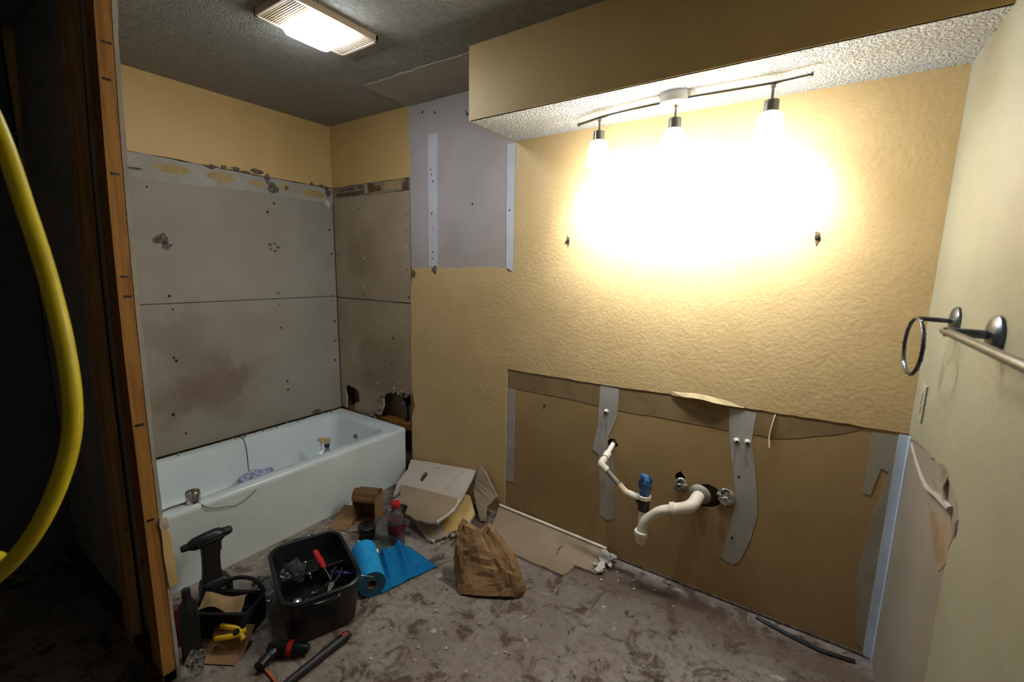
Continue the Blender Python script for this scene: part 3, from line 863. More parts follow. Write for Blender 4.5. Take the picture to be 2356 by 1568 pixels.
# ------------------------------------------------------------------ ceiling fan light
fx0, fx1, fy0, fy1 = 1.083, 1.332, -1.050, -0.655
fl = thing('exhaust_fan_light', 'ceiling exhaust fan with ribbed cream grilles and glowing square lens', 'fan light', ((fx0 + fx1) / 2, (fy0 + fy1) / 2, 2.44))
W2, L2 = (fx1 - fx0) / 2, (fy1 - fy0) / 2
box('housing', (-W2 + .01, -L2 + .01, -0.006), (W2 - .01, L2 - .01, 0.0), M['grille_dark'], fl)
bm = bmesh.new()
for a, b in (((-W2, -L2), (-W2 + .012, L2)), ((W2 - .014, -L2), (W2, L2)), ((-W2, -L2), (W2, -L2 + .014)), ((-W2, L2 - .014), (W2, L2))):
    box_bm(bm, (a[0], a[1], -0.026), (b[0], b[1], 0.0), 0.002)
obj('rim', bm, M['grille'], fl)
for s in (-1, 1):
    for k in range(8):
        y = s * (L2 - 0.022 - k * 0.0098)
        box('grille_slat', (-W2 + .012, y - .0019, -0.024), (W2 - .014, y + .0019, -0.010), M['grille'], fl)
bm = bmesh.new()
loft_bm(bm, [rrect(W2 - .014, 0.104, 0.012, -0.010), rrect(W2 - .016, 0.102, 0.014, -0.030), rrect(W2 - .024, 0.094, 0.02, -0.052), rrect(W2 - .04, 0.078, 0.02, -0.060)], True, True)
obj('lens', bm, M['lens'], fl, smooth=True)

# ------------------------------------------------------------------ plumbing in the vanity wall
dr = thing('sink_drain', 'white plastic sink drain with curved trap and thin vent pipe on bare wall', 'pipe', (2.45, 0.0, 0.25))
def rel(p): return (p[0] - 2.45, p[1], p[2] - 0.25)
def T(name, pts, r, mt, **k): return tube(name, [rel(p) for p in pts], r, M[mt], dr, n=16, **k)
def ring(name, p, ax, r, h, mt, r2=None): return lathe(name, [(r * .86, -h / 2), (r, -h / 2 + .002), (r, h / 2 - .002), ((r2 or r) * .86, h / 2)], rel(p), ax, M[mt], dr, 20)
A0, A1 = Vector((2.233, 0.03, 0.618)), Vector((2.226, -0.118, 0.545))
A2, A3 = Vector((2.347, -0.108, 0.437)), Vector((2.432, -0.10, 0.418))
T('supply_tube', [A0, A0.lerp(A1, .97)], 0.0125, 'pvc')
ring('coupling', A0.lerp(A1, .62), A1 - A0, 0.0185, 0.036, 'pvc')
T('elbow', smooth_path([A0.lerp(A1, .80), A1, A1.lerp(A2, .22)], 6), 0.0180, 'pvc')
T('gray_tube', [A1.lerp(A2, .15), A1.lerp(A2, .95)], 0.0125, 'pvc_gray', label='gray plastic tube')
T('elbow', smooth_path([A1.lerp(A2, .74), A2, A2.lerp(A3, .30)], 6), 0.0165, 'pvc_tan', label='yellowed elbow')
T('coupling', [A2.lerp(A3, .25), A2.lerp(A3, .80)], 0.0165, 'pvc')
tee = Vector((2.437, -0.10, 0.40))
T('rubber_tee', [tee + Vector((-.033, -.002, .016)), tee + Vector((0, 0, .014))], 0.018, 'rubber')
T('rubber_tee', [tee + Vector((0, 0, -.030)), tee + Vector((0, 0, .035))], 0.026, 'rubber', label='black rubber tee')
ring('collar', tee + Vector((0, 0, .036)), (0, 0, 1), 0.031, 0.020, 'pvc')
bm = bmesh.new()
loft_bm(bm, [rrect(.0245, .0245, .022, .0), rrect(.026, .025, .022, .03), rrect(.029, .026, .018, .060), rrect(.027, .022, .012, .084, .002), rrect(.017, .014, .008, .098, -.004), ])
for v in bm.verts: v.co = Vector(rel(tee + Vector((0, 0, .044)))) + v.co + Vector((noise.noise(v.co * 60), noise.noise(v.co * 70), noise.noise(v.co * 50))) * .004
obj('taped_cap', bm, M['blue_tape'], dr, label='pipe cap wrapped in blue tape')
T('tailpiece', [tee + Vector((0, 0, -.025)), tee + Vector((0, 0, -.125))], 0.0205, 'pvc')
E0 = Vector((2.683, 0.05, 0.478))
trap = smooth_path([(2.449, -0.150, 0.262), (2.449, -0.150, 0.292), (2.462, -0.148, 0.345), (2.492, -0.142, 0.382), (2.530, -0.143, 0.419), (2.578, -0.131, 0.436)], 8)
T('trap_arm', trap, 0.0215, 'pvc')
T('trap_bend', smooth_path([(2.437, -0.10, 0.285), (2.437, -0.100, 0.262), (2.440, -0.108, 0.245), (2.444, -0.128, 0.238), (2.449, -0.146, 0.248), (2.449, -0.150, 0.275)], 6), 0.0235, 'pvc')
ring('slip_nut', (2.449, -0.150, 0.284), (0.05, 0, 1), 0.031, 0.022, 'pvc')
ring('slip_nut', (2.575, -0.132, 0.436), (1, .1, .32), 0.0305, 0.022, 'pvc')
T('trap_elbow', smooth_path([(2.570, -0.133, 0.433), (2.605, -0.131, 0.447), (2.636, -0.128, 0.464), (2.652, -0.112, 0.477), (2.655, -0.07, 0.481), (2.660, -0.02, 0.481), (2.668, 0.035, 0.480)], 8), 0.0265, 'pvc')
lathe('escutcheon', [(0.047, -0.004), (0.047, 0.000), (0.043, 0.008), (0.034, 0.014), (0.0275, 0.016), (0.0275, 0.010)], rel((2.660, -0.018, 0.483)), (-0.12, -1, -0.15), M['pvc_gray'], dr, 28, caps=False, label='gray wall flange')


def stop_valve(name, label, x, z, open_, yoff=0.0):
    v = thing(name, label, 'valve', (x, yoff, z))
    lathe('escutcheon', [(0.0385, 0.0), (0.039, 0.003), (0.034, 0.009), (0.016, 0.014), (0.0, 0.014)], (0, 0, 0), (0, -1, 0), M['chrome'], v, 28)
    lathe('stub', [(0.010, 0.0), (0.010, 0.034), (0.0, 0.034)], (0, 0, 0), (0, -1, 0), M['pewter'], v, 14)
    lathe('valve_body', [(0.012, 0.0), (0.0135, 0.002), (0.0135, 0.020), (0.009, 0.023), (0.009, 0.033), (0.0, 0.033)], (0, -0.020, -0.004), (0.1, -0.2, 1), M['chrome'], v, 14)
    bm = lathe_bm(bmesh.new(), [(0.004, 0.0), (0.004, 0.014), (0.0, 0.014)], (0, -0.030, 0.0), (0, -1, 0), 10)
    for k in range(5):
        a = k * 2 * PI / 5
        t2 = bmesh.new(); bmesh.ops.create_icosphere(t2, subdivisions=2, radius=0.0085)
        for q in t2.verts: q.co.y *= 0.5
        merge(bm, t2, 0, Matrix.Translation((0.012 * math.cos(a), -0.045, 0.012 * math.sin(a))))
    lathe_bm(bm, [(0.014, 0.043), (0.014, 0.050), (0.0, 0.052)], (0, 0, 0), (0, -1, 0), 14)
    obj('handle', bm, M['pewter' if open_ else 'chrome'], v, smooth=True)
    return v


stop_valve('stop_valve', 'chrome stop valve on round flange right of the drain pipe', 2.765, 0.497, False, -0.001)
v2 = stop_valve('stop_valve', 'small chrome stop valve above left of the drain flange', 2.572, 0.500, True, -0.001)
v2.scale = (0.78, 0.9, 0.78)

# ------------------------------------------------------------------ right wall fittings
tr = thing('towel_ring', 'pewter towel ring on a short arm near the corner', 'towel ring', (3.321, -0.375, 1.352))
lathe('wall_plate', [(0.040, 0.0), (0.040, 0.006), (0.033, 0.012), (0.014, 0.016), (0.0, 0.016)], (0, 0, 0), (-1, 0, 0), M['pewter'], tr, 28)
tube('arm', [(-0.010, 0.0, 0.0), (-0.080, 0.004, 0.002)], 0.0065, M['pewter'], tr)
N = 56
ringp = [(-0.080 - 0.009 * math.sin(2 * PI * i / N), 0.006 + 0.076 * math.sin(2 * PI * i / N), -0.078 + 0.080 * math.cos(2 * PI * i / N)) for i in range(N)]
bm = tube_bm(bmesh.new(), ringp, 0.0052, 8, 0, True)
tube_bm(bm, [(Vector(ringp[i]) + Vector((0.0035 * math.cos(i * 1.6), 0.0, 0.0035 * math.sin(i * 1.6)))) for i in range(N)], 0.003, 6, 0, True)
obj('ring', bm, M['pewter'], tr, smooth=True)

tb = thing('towel_bar', 'pewter towel bar running out of the frame on right wall', 'towel bar', (3.321, -0.715, 1.352))
for yy in (0.0, -0.61):
    lathe('wall_plate', [(0.042, 0.0), (0.042, 0.007), (0.034, 0.014), (0.015, 0.018), (0.0, 0.018)], (0, yy, 0), (-1, 0, 0), M['pewter'], tb, 28)
    tube('bracket', [(-0.012, yy, 0.0), (-0.085, yy, 0.0)], 0.010, M['pewter'], tb)
tube('rod', [(-0.078, 0.030, 0.0), (-0.078, -0.67, 0.0)], 0.0085, M['pewter'], tb, n=14)

op = thing('wall_plate_cover', 'almond outlet cover plate on right wall below the towel ring', 'outlet', (3.321, -0.142, 1.067))
box('plate', (-0.006, -0.037, -0.060), (0.0, 0.037, 0.060), M['almond'], op, 0.002)
for zz in (-0.021, 0.021):
    box('receptacle', (-0.0085, -0.016, zz - 0.014), (-0.005, 0.016, zz + 0.014), M['almond'], op, 0.002)
lathe('screw', [(0.004, 0.0), (0.003, 0.002), (0.0, 0.002)], (-0.006, 0, 0), (-1, 0, 0), M['pewter'], op, 10)

# ------------------------------------------------------------------ drywall scraps by the corner
def scrap(name, pts, label, face, back='tan_board', step=0.02, amp=0.004, seed=0, skip=(), th=0.012, holes=(), group=None):
    t = thing(name, label, 'drywall scrap', (0, 0, 0), 0, group)
    c = Vector((0, 0, 0))
    for p in pts: c += Vector(p)
    c /= len(pts)
    zb = min(p[2] for p in pts) - th
    base = Vector((c.x, c.y, max(zb, 0)))
    t.location = base
    P3 = [Vector(p) - base for p in rag3(pts, step, amp, seed, skip)]
    H3 = [[Vector(q) - base for q in h] for h in holes]
    obj('board', plate_bm(P3, th, H3), [M[face], M['gypsum'], M[back]], t)
    return t, base


p1 = [(0.795, -0.021, 0.15), (1.018, -0.016, 0.184), (1.369, -0.02, 0.233), (1.416, -0.135, 0.205), (1.46, -0.272, 0.17), (1.283, -0.291, 0.139), (0.991, -0.303, 0.093), (0.986, -0.344, 0.08), (0.91, -0.249, 0.098), (0.872, -0.163, 0.119), (0.87, -0.119, 0.132)]
nrm1 = Vector((-0.13597, -0.28604, 0.94852))
def on1(x, y): return (x, y, 0.15 - (nrm1.x * (x - .79) + nrm1.y * (y + .02)) / nrm1.z)
hole1 = [on1(x, y) for x, y in ((1.048, -0.185), (1.020, -0.140), (1.019, -0.114), (1.039, -0.108), (1.066, -0.132), (1.072, -0.160), (1.081, -0.192))]
s1, b1 = scrap('drywall_scrap', p1, 'gray drywall slab with a ragged hole, topmost against the wall', 'gray_board', 'gray_board', 0.03, 0.003, 1, (2, 3), holes=[hole1], group=None)
bm = bmesh.new()
for (x, y, a) in ((1.30, -0.20, 1.2), (1.29, -0.16, 1.2), (1.285, -0.11, 1.2), (1.30, -0.07, 1.0), (1.08, -0.06, .6), (1.13, -0.109, 2.0)):
    L = rnd.uniform(.015, .035)
    q = [on1(x - L * math.cos(a), y - L * math.sin(a)), on1(x + .003, y - .003), on1(x + L * math.cos(a), y + L * math.sin(a)), on1(x - .003, y + .003)]
    vs = [bm.verts.new(Vector(w) - b1 + nrm1 * .0006) for w in q]
    bm.faces.new(vs)
    vs2 = [bm.verts.new(Vector(w) - b1 + nrm1 * .0018) for w in q]
    bm.faces.new(vs2)
    for i in range(4): bm.faces.new((vs[i], vs[(i + 1) % 4], vs2[(i + 1) % 4], vs2[i]))
o = obj('scratches', bm, M['mud'], s1); o['kind'] = 'stuff'

p2 = [(0.963, -0.263, 0.117), (1.206, -0.267, 0.151), (1.444, -0.276, 0.182), (1.482, -0.309, 0.178), (1.484, -0.382, 0.156), (1.466, -0.464, 0.129), (1.331, -0.475, 0.106), (1.211, -0.454, 0.095), (1.177, -0.403, 0.106), (1.03, -0.389, 0.089), (1.045, -0.343, 0.105)]
s2, b2 = scrap('drywall_scrap', p2, 'tan paper-faced drywall piece lying on the gray slab behind red-capped bottle', 'tan_board', 'gray_board', 0.025, 0.004, 2, (1,))
tube('torn_paper', [Vector(p) - b2 for p in smooth_path([(1.470, -0.29, 0.186), (1.488, -0.34, 0.172), (1.484, -0.40, 0.154), (1.464, -0.462, 0.134)], 4)], 0.008, M['gypsum'], s2, n=6)

p3 = [(1.169, -0.385, 0.046), (1.408, -0.472, 0.014), (1.452, -0.434, 0.020), (1.486, -0.35, 0.035), (1.530, -0.300, 0.043), (1.505, -0.190, 0.068), (1.385, -0.090, 0.098), (1.320, -0.095, 0.098), (1.297, -0.270, 0.062)]
s3, b3 = scrap('drywall_scrap', p3, 'gray drywall piece half covered with yellow paint, under the tan piece', 'gray_board', 'tan_board', 0.02, 0.006, 3, (0, 5, 6, 7, 8))
p3y = [(1.385, -0.33, 0.0425), (1.450, -0.39, 0.0268), (1.486, -0.35, 0.0352), (1.528, -0.298, 0.0437), (1.502, -0.192, 0.0677), (1.384, -0.093, 0.0975), (1.330, -0.097, 0.0975), (1.340, -0.21, 0.0735)]
bm = plate_bm([Vector(p) - b3 + Vector((0, 0, 0.0035)) for p in p3y], 0.0025)
obj('yellow_paint', bm, [M['yellow_smooth'], M['peel'], M['peel']], s3)
bm = bmesh.new()
for k in range(16):
    t = rnd.random()
    q = Vector((1.41, -0.47, 0.010)).lerp(Vector((1.54, -0.31, 0.034)), t) + Vector((rnd.uniform(-.012, .012), rnd.uniform(-.012, .012), 0))
    t2 = bmesh.new(); bmesh.ops.create_icosphere(t2, subdivisions=1, radius=rnd.uniform(.006, .013))
    for v in t2.verts: v.co *= rnd.uniform(.6, 1.3)
    merge(bm, t2, 0, Matrix.Translation(q - b3))
o = obj('crumbled_edge', bm, M['gypsum'], s3); o['kind'] = 'stuff'

p4 = [(1.420, -0.045, 0.283), (1.447, -0.040, 0.270), (1.560, -0.055, 0.135), (1.545, -0.085, 0.105), (1.524, -0.105, 0.080), (1.545, -0.150, 0.020), (1.520, -0.160, 0.014), (1.470, -0.13, 0.06), (1.405, -0.085, 0.150)]
s4, b4 = scrap('drywall_scrap', p4, 'narrow tan drywall piece standing on edge against the wall', 'tan_board', 'tan_board', 0.02, 0.003, 4, ())

p5 = [(1.560, -0.030, 0.058), (2.240, -0.018, 0.036), (2.266, -0.045, 0.030), (2.279, -0.140, 0.0155), (2.252, -0.182, 0.0135), (2.142, -0.189, 0.0135), (2.143, -0.237, 0.013), (2.124, -0.287, 0.0125), (1.919, -0.292, 0.0125), (1.755, -0.291, 0.0125), (1.642, -0.257, 0.020)]
s5, b5 = scrap('drywall_scrap', p5, 'long brown drywall strip on the floor along vanity wall', 'tan_board', 'tan_board', 0.025, 0.004, 5, (0, 8, 9))
bm = bmesh.new()
ca, cb = Vector((1.560, -0.026, 0.068)) - b5, Vector((2.238, -0.014, 0.044)) - b5
for (dy, dz, r) in ((0, 0, .008), (.004, -.012, .007)):
    tube_bm(bm, [ca + Vector((0, dy, dz)), ca.lerp(cb, .5) + Vector((0, dy, dz + .001)), cb + Vector((0, dy, dz))], r, 6)
obj('white_edge', bm, M['pvc'], s5, label='white factory edge of the strip')
bm = bmesh.new()
for k in range(20):
    q = Vector((rnd.uniform(2.225, 2.30), rnd.uniform(-0.18, -0.03), 0))
    q.z = 0.030 - 0.1 * (-q.y - .04) + rnd.uniform(0, .008)
    t2 = bmesh.new(); bmesh.ops.create_icosphere(t2, subdivisions=1, radius=rnd.uniform(.006, .015))
    for v in t2.verts: v.co *= rnd.uniform(.6, 1.3)
    merge(bm, t2, 0, Matrix.Translation(q - b5))
o = obj('crumbled_gypsum', bm, M['gypsum'], s5, label='broken white end'); o['kind'] = 'stuff'
bm = plate_bm(rag3([Vector(q) - b5 for q in ((2.225, -.035, .050), (2.262, -.040, .046), (2.290, -.075, .038), (2.262, -.10, .034), (2.282, -.135, .027), (2.262, -.178, .020), (2.240, -.172, .022), (2.246, -.11, .034), (2.222, -.08, .040))], .012, .005, 4), 0.010)
obj('broken_end', bm, [M['gypsum']] * 3, s5, label='broken white gypsum end')
slab('torn_paper', 'F', rag([(2.02 - b5.x, -.13 - b5.y), (2.035 - b5.x, -.09 - b5.y), (2.028 - b5.x, -.15 - b5.y), (2.04 - b5.x, -.19 - b5.y)], .01, .002, 3), 0.0215 - b5.z, 0.0295 - b5.z, M['torn'], s5)

# ------------------------------------------------------------------ brown paper bag
def paper_bag():
    t = thing('paper_bag', 'crumpled brown paper bag slumped on the floor before the drywall strip', 'paper bag', (1.866, -0.532, 0.0), R(28))
    bm = bmesh.new()
    rb = random.Random(12)
    rings = []
    NZ, NA = 15, 44
    for i in range(NZ + 1):
        h = i / NZ
        w = 0.150 * (1 - 0.12 * h - 0.55 * max(h - .40, 0) ** 1.25 * 1.5)
        dp = 0.100 * (1 - 0.74 * h)
        z = 0.250 * h
        ox, oy = -0.085 * h ** 1.15, 0.06 * h
        ring = []
        for k in range(NA):
            a = 2 * PI * k / NA
            ce, se = math.cos(a), math.sin(a)
            px = w * math.copysign(abs(ce) ** 0.5, ce); py = dp * math.copysign(abs(se) ** 0.5, se)
            n1 = noise.noise(Vector((px * 9, py * 9, z * 6 + 4)))
            pleat = (1 - 2 * abs(((k * 0.19 + .7 * n1 + h * .35) % 1) - .5)) - .5
            d = 0.016 * n1 + 0.020 * pleat * (.25 + .75 * h) + rb.uniform(-.003, .003)
            if i == 0: d *= .5
            nr = Vector((px / max(w, .01), py / max(dp, .01), 0)).normalized()
            lift = 0.018 * max(0, math.cos(a + 1.0)) * (1 - h)       # front right hem stands off the floor
            ring.append(Vector((px + ox, py + oy, max(z + lift, 0.002) + (rb.uniform(-.006, .006) if i else 0) + .02 * h * math.sin(a * 3 + 1))) + nr * d)
        rings.append(ring)
    loft_bm(bm, rings, True, True)
    bmesh.ops.triangulate(bm, faces=bm.faces[:])
    obj('bag_body', bm, M['kraft'], t)
    bm = bmesh.new()
    g = [[Vector((0.105 + 0.065 * u + .012 * math.sin(v * 5), -0.085 + 0.03 * u + .02 * v - .012 * math.sin(u * 3), 0.006 + 0.11 * v * (1 - .3 * u) + rb.uniform(-.004, .004))) for u in (0, .25, .5, .75, 1)] for v in (0, .25, .5, .75, 1)]
    V = [[bm.verts.new(p) for p in row] for row in g]
    for A, B in zip(V, V[1:]):
        for i in range(4): bm.faces.new((A[i], A[i + 1], B[i + 1], B[i]))
    bmesh.ops.triangulate(bm, faces=bm.faces[:])
    bmesh.ops.solidify(bm, geom=bm.faces[:], thickness=0.0015)
    obj('bag_flap', bm, M['kraft'], t)
paper_bag()

# ------------------------------------------------------------------ cardboard box, flap, bottle
cb_ = thing('cardboard_box', 'small brown cardboard box with bulging lid beside the tub', 'box', (0.967, -0.516, 0.0), R(27))
bw, bd, bh = 0.068, 0.055, 0.168
bm = bmesh.new()
for q0, q1 in (((-bw, -bd, 0.0), (bw, bd, 0.004)), ((-bw, bd - .004, 0.0), (bw, bd, bh)), ((-bw, -bd, 0.0), (-bw + .004, bd, bh)), ((bw - .004, -bd, 0.0), (bw, bd, bh)), ((-bw, -bd, bh - .004), (bw, bd, bh))):
    box_bm(bm, q0, q1, 0.001)
obj('carton', bm, M['card'], cb_)
bm = bmesh.new()
rows = []
for i in range(9):
    t = i / 8
    y = -bd - 0.006 + (2 * bd + .008) * t
    z = bh + 0.003 + 0.026 * math.sin(PI * min(t * 1.15, 1)) - (0.020 if i == 0 else 0)
    rows.append([bm.verts.new((x, y, z + (.003 * math.sin(9 * x + i)))) for x in (-bw - .003, -bw * .33, bw * .33, bw + .003)])
for A, B in zip(rows, rows[1:]):
    for j in range(3): bm.faces.new((A[j], A[j + 1], B[j + 1], B[j]))
bmesh.ops.solidify(bm, geom=bm.faces[:], thickness=0.003)
obj('lid_flap', bm, M['card'], cb_)
box('front_flap', (-bw + .004, -bd - 0.002, bh - 0.032), (bw - .004, -bd + 0.002, bh - 0.004), M['card'], cb_, 0.001)

cf = thing('cardboard_flap', 'loose folded cardboard piece lying left of the small box', 'cardboard', (0.885, -0.625, 0.0), R(24))
bm = plate_bm([(-0.06, -0.075, 0.004), (0.055, -0.07, 0.004), (0.06, 0.0, 0.02), (-0.055, 0.0, 0.02)], 0.003)
obj('lower_panel', bm, [M['card']] * 3, cf)
bm = plate_bm([(-0.055, 0.001, 0.020), (0.06, 0.001, 0.020), (0.06, 0.055, 0.085), (-0.03, 0.06, 0.08)], 0.003)
obj('upper_panel', bm, [M['card']] * 3, cf)

bo = thing('juice_bottle', 'clear bottle of dark red drink with a red cap', 'bottle', (1.275, -0.575, 0.0))
bo.scale = (1.28, 1.28, 1.06)
prof = [(0.0, 0.002), (0.028, 0.0), (0.034, 0.006), (0.034, 0.055), (0.0325, 0.062), (0.034, 0.07), (0.034, 0.125), (0.031, 0.150), (0.021, 0.178), (0.0145, 0.192), (0.0145, 0.205)]
bm = lathe_bm(bmesh.new(), prof, n=28, caps=False)
obj('bottle', bm, M['clear'], bo, smooth=True)
lathe('drink', [(0.0, 0.004), (0.027, 0.003), (0.0325, 0.008), (0.0325, 0.055), (0.031, 0.062), (0.0325, 0.07), (0.0325, 0.124), (0.031, 0.138), (0.0, 0.138)], (0, 0, 0), (0, 0, 1), M['drink'], bo, 28)
lathe('cap', [(0.0175, 0.200), (0.0185, 0.202), (0.0185, 0.222), (0.016, 0.226), (0.0, 0.226)], (0, 0, 0), (0, 0, 1), M['red'], bo, 24)
lathe('label_band', [(0.0348, 0.070), (0.0348, 0.118)], (0, 0, 0), (0, 0, 1), M['darkred'], bo, 28, caps=False)

cl = thing('plastic_clamshell', 'bent clear plastic packaging leaning left of the red-capped bottle', 'plastic packaging', (1.185, -0.600, 0.0), R(30))
bm = bmesh.new()
g = [[Vector((-0.045 + 0.09 * u + .006 * math.sin(v * 5), -0.02 + 0.05 * v + .012 * math.sin(u * 5), 0.002 + 0.115 * v + .01 * math.sin(u * 4 + v * 4) * v)) for u in (0, .2, .4, .6, .8, 1)] for v in (0, .2, .4, .6, .8, 1)]
V = [[bm.verts.new(p) for p in row] for row in g]
for A, B in zip(V, V[1:]):
    for i in range(5): bm.faces.new((A[i], A[i + 1], B[i + 1], B[i]))
bmesh.ops.solidify(bm, geom=bm.faces[:], thickness=0.001)
obj('upright_sheet', bm, M['film'], cl)
bm = bmesh.new()
loft_bm(bm, [rrect(.045, .035, .012, .001, .04, -.085), rrect(.047, .037, .012, .012, .04, -.085), rrect(.040, .030, .016, .030, .04, -.085), rrect(.020, .014, .012, .034, .04, -.085)])
obj('tray', bm, M['film'], cl, smooth=True)

bl = thing('black_cup', 'black lidded tub on the floor below the small cardboard box', 'tub', (1.105, -0.632, 0.0))
lathe('cup_body', [(0.038, 0.0), (0.042, 0.004), (0.046, 0.062), (0.0, 0.062)], (0, 0, 0), (0, 0, 1), M['black'], bl, 24)
lathe('cup_lid', [(0.047, 0.058), (0.049, 0.060), (0.049, 0.070), (0.044, 0.074), (0.0, 0.075)], (0, 0, 0), (0, 0, 1), M['black'], bl, 24)

# ------------------------------------------------------------------ black tool tote with tools
tt = thing('tool_tote', 'black open-topped tool tote with rounded corners in front of the tub', 'tool tote', (1.33, -1.08, 0.0), R(-20.8))
bm = bmesh.new()
loft_bm(bm, [rrect(.190, .125, .06, 0.0), rrect(.196, .131, .06, 0.012), rrect(.215, .148, .07, 0.175), rrect(.224, .156, .075, 0.180), rrect(.224, .156, .075, 0.198), rrect(.218, .150, .07, 0.202), rrect(.208, .141, .065, 0.198), rrect(.203, .137, .064, 0.17), rrect(.188, .122, .055, 0.10)], True, True)
obj('bin', bm, M['black'], tt, smooth=True)
box('divider', (-0.006, -0.126, 0.098), (0.006, 0.126, 0.168), M['black'], tt, 0.002)
for s in (-1, 1):
    tube('handle', smooth_path([(s * .224, -.05, .188), (s * .240, -.045, .186), (s * .244, 0, .186), (s * .240, .045, .186), (s * .224, .05, .188)]), 0.008, M['black_gloss'], tt, n=10)


def at_tote(x, y):
    a = R(-20.8)
    return (1.33 + x * math.cos(a) - y * math.sin(a), -1.08 + x * math.sin(a) + y * math.cos(a))


def screwdriver(label, u, v, z, rot, hm, L=0.10, tilt=-12):
    x, y = at_tote(u, v)
    t = thing('screwdriver', label, 'screwdriver', (x, y, z), 0)
    t.rotation_euler = (0, R(tilt), rot)
    lathe('handle', [(0.0, 0), (0.010, 0.002), (0.014, 0.012), (0.013, 0.05), (0.0145, 0.075), (0.010, L), (0.006, L + .004)], (0, 0, 0), (1, 0, 0), M[hm], t, 12)
    lathe('shaft', [(0.0035, 0), (0.0035, 0.085), (0.0025, 0.09)], (L, 0, 0), (1, 0, 0), M['chrome'], t, 10)
    return t


screwdriver('screwdriver with red handle lying across the black tote', -0.100, 0.024, 0.190, R(-15), 'red', 0.125, 4)
screwdriver('screwdriver with navy handle half buried in the black tote', 0.03, 0.06, 0.150, R(35), 'navy', 0.10, 6)


def socket_tool(label, u, v, z, axis, r=0.013, L=0.034, curve=0.0):
    x, y = at_tote(u, v)
    t = thing('socket', label, 'socket', (x, y, z))
    ax = Vector(axis).normalized()
    lathe('shell', [(r * .8, -L), (r, -L + .002), (r, -.003), (r * .93, -.0006), (r * .6, 0.0004 + curve * .6), (0.0, 0.0006 + curve)], (0, 0, 0), ax, M['chrome'], t, 24)
    return t


# two mirror ends added for glints, tilted to reflect the ceiling lens
H1 = (Vector((2.997, -2.048, 1.471)) - Vector((1.46, -1.22, .17))).normalized() + (Vector((1.21, -.852, 2.38)) - Vector((1.46, -1.22, .17))).normalized()
socket_tool('large polished socket added for a glint at the front of the black tote', 0.170, -0.092, 0.176, H1, 0.016, 0.07, 0.0003)
socket_tool('smaller polished socket added for a glint beside the large one in tote', 0.188, -0.062, 0.174, H1, 0.012, 0.066, 0.0003)
socket_tool('brass-toned small socket near the red screwdriver handle', 0.01, -0.02, 0.165, (0.3, -.4, 1), 0.008, 0.05, 0.003)
socket_tool('small bright socket at the left of the black tote', -0.08, -0.02, 0.165, (0.5, -.3, 1), 0.007, 0.05, 0.003)
wr_ = thing('wrench', 'steel combination wrench leaning in the black tote', 'wrench', (*at_tote(0.10, 0.03), 0.150), R(-75))
bm = box_bm(bmesh.new(), (-0.06, -0.005, -0.003), (0.06, 0.005, 0.003), 0.001)
lathe_bm(bm, [(0.007, -.004), (0.012, -.004), (0.012, .004), (0.007, .004), (0.007, -.004)], (0.068, 0, 0), (0, 0, 1), 16, 0, False)
obj('shank', bm, M['chrome'], wr_)
bm = bmesh.new()
for k in range(10):
    a0, a1 = R(40 + k * 28), R(40 + (k + 1) * 28)
    q = [(-0.072 + .007 * math.cos(a0), .007 * math.sin(a0)), (-0.072 + .014 * math.cos(a0), .014 * math.sin(a0)), (-0.072 + .014 * math.cos(a1), .014 * math.sin(a1)), (-0.072 + .007 * math.cos(a1), .007 * math.sin(a1))]
    slab_bm(bm, 'F', q, -.004, .004)
obj('jaw', bm, M['chrome'], wr_)
wr_.rotation_euler = (R(10), R(-10), R(-75))
crumple('plastic_bag', (*at_tote(-0.03, -0.075), 0.120), 0.055, (1.1, .8, .75), M['film'], 11, 3, .5, label='small crumpled clear plastic bag inside the black tote', cat='plastic bag')
pl = thing('pliers', 'black gripped pliers lying at the right of the tote', 'pliers', (*at_tote(0.13, 0.045), 0.168), R(-50))
for s in (-1, 1):
    tube('grip', smooth_path([(0.0, s * .004, 0), (-0.03, s * .014, 0), (-0.07, s * .018, 0), (-0.10, s * .012, 0)]), 0.006, M['black_gloss'], pl, n=8)
    tube('jaw', [(0.0, s * .004, 0), (0.02, s * .006, 0), (0.05, s * .002, 0)], [0.007, .006, .003], M['chrome'], pl, n=8)

# ------------------------------------------------------------------ blue towel roll with unrolled sheet
ra, rb = Vector((1.492, -0.905, 0.062)), Vector((1.262, -0.775, 0.062))
ax = (rb - ra).normalized(); LR = (rb - ra).length
tw = thing('towel_roll', 'roll of blue paper shop towels unrolling onto the floor', 'paper towel', (*ra.xy, 0.0))
o0 = Vector((0, 0, ra.z))
bm = lathe_bm(bmesh.new(), [(0.060, 0.0), (0.0605, LR * .5), (0.060, LR)], o0, ax, 40, 0, False)
obj('roll_side', bm, M['blue_towel'], tw, smooth=True)
for h in (0.0, LR):
    bm = bmesh.new()
    for k in range(4):
        ro, ri = 0.060 - k * .0095, 0.060 - (k + 1) * .0095
        dh = (0.0012 * (k % 2)) * (1 if h == 0 else -1)
        lathe_bm(bm, [(ro, h + dh), (ri, h + dh)], o0, ax, 40, 0, False)
    obj('roll_end', bm, M['core'], tw)
lathe('cardboard_core', [(0.0222, 0.0), (0.0222, LR), (0.0205, LR), (0.0205, 0.0), (0.0222, 0.0)], o0, ax, M['card'], tw, 32, caps=False)
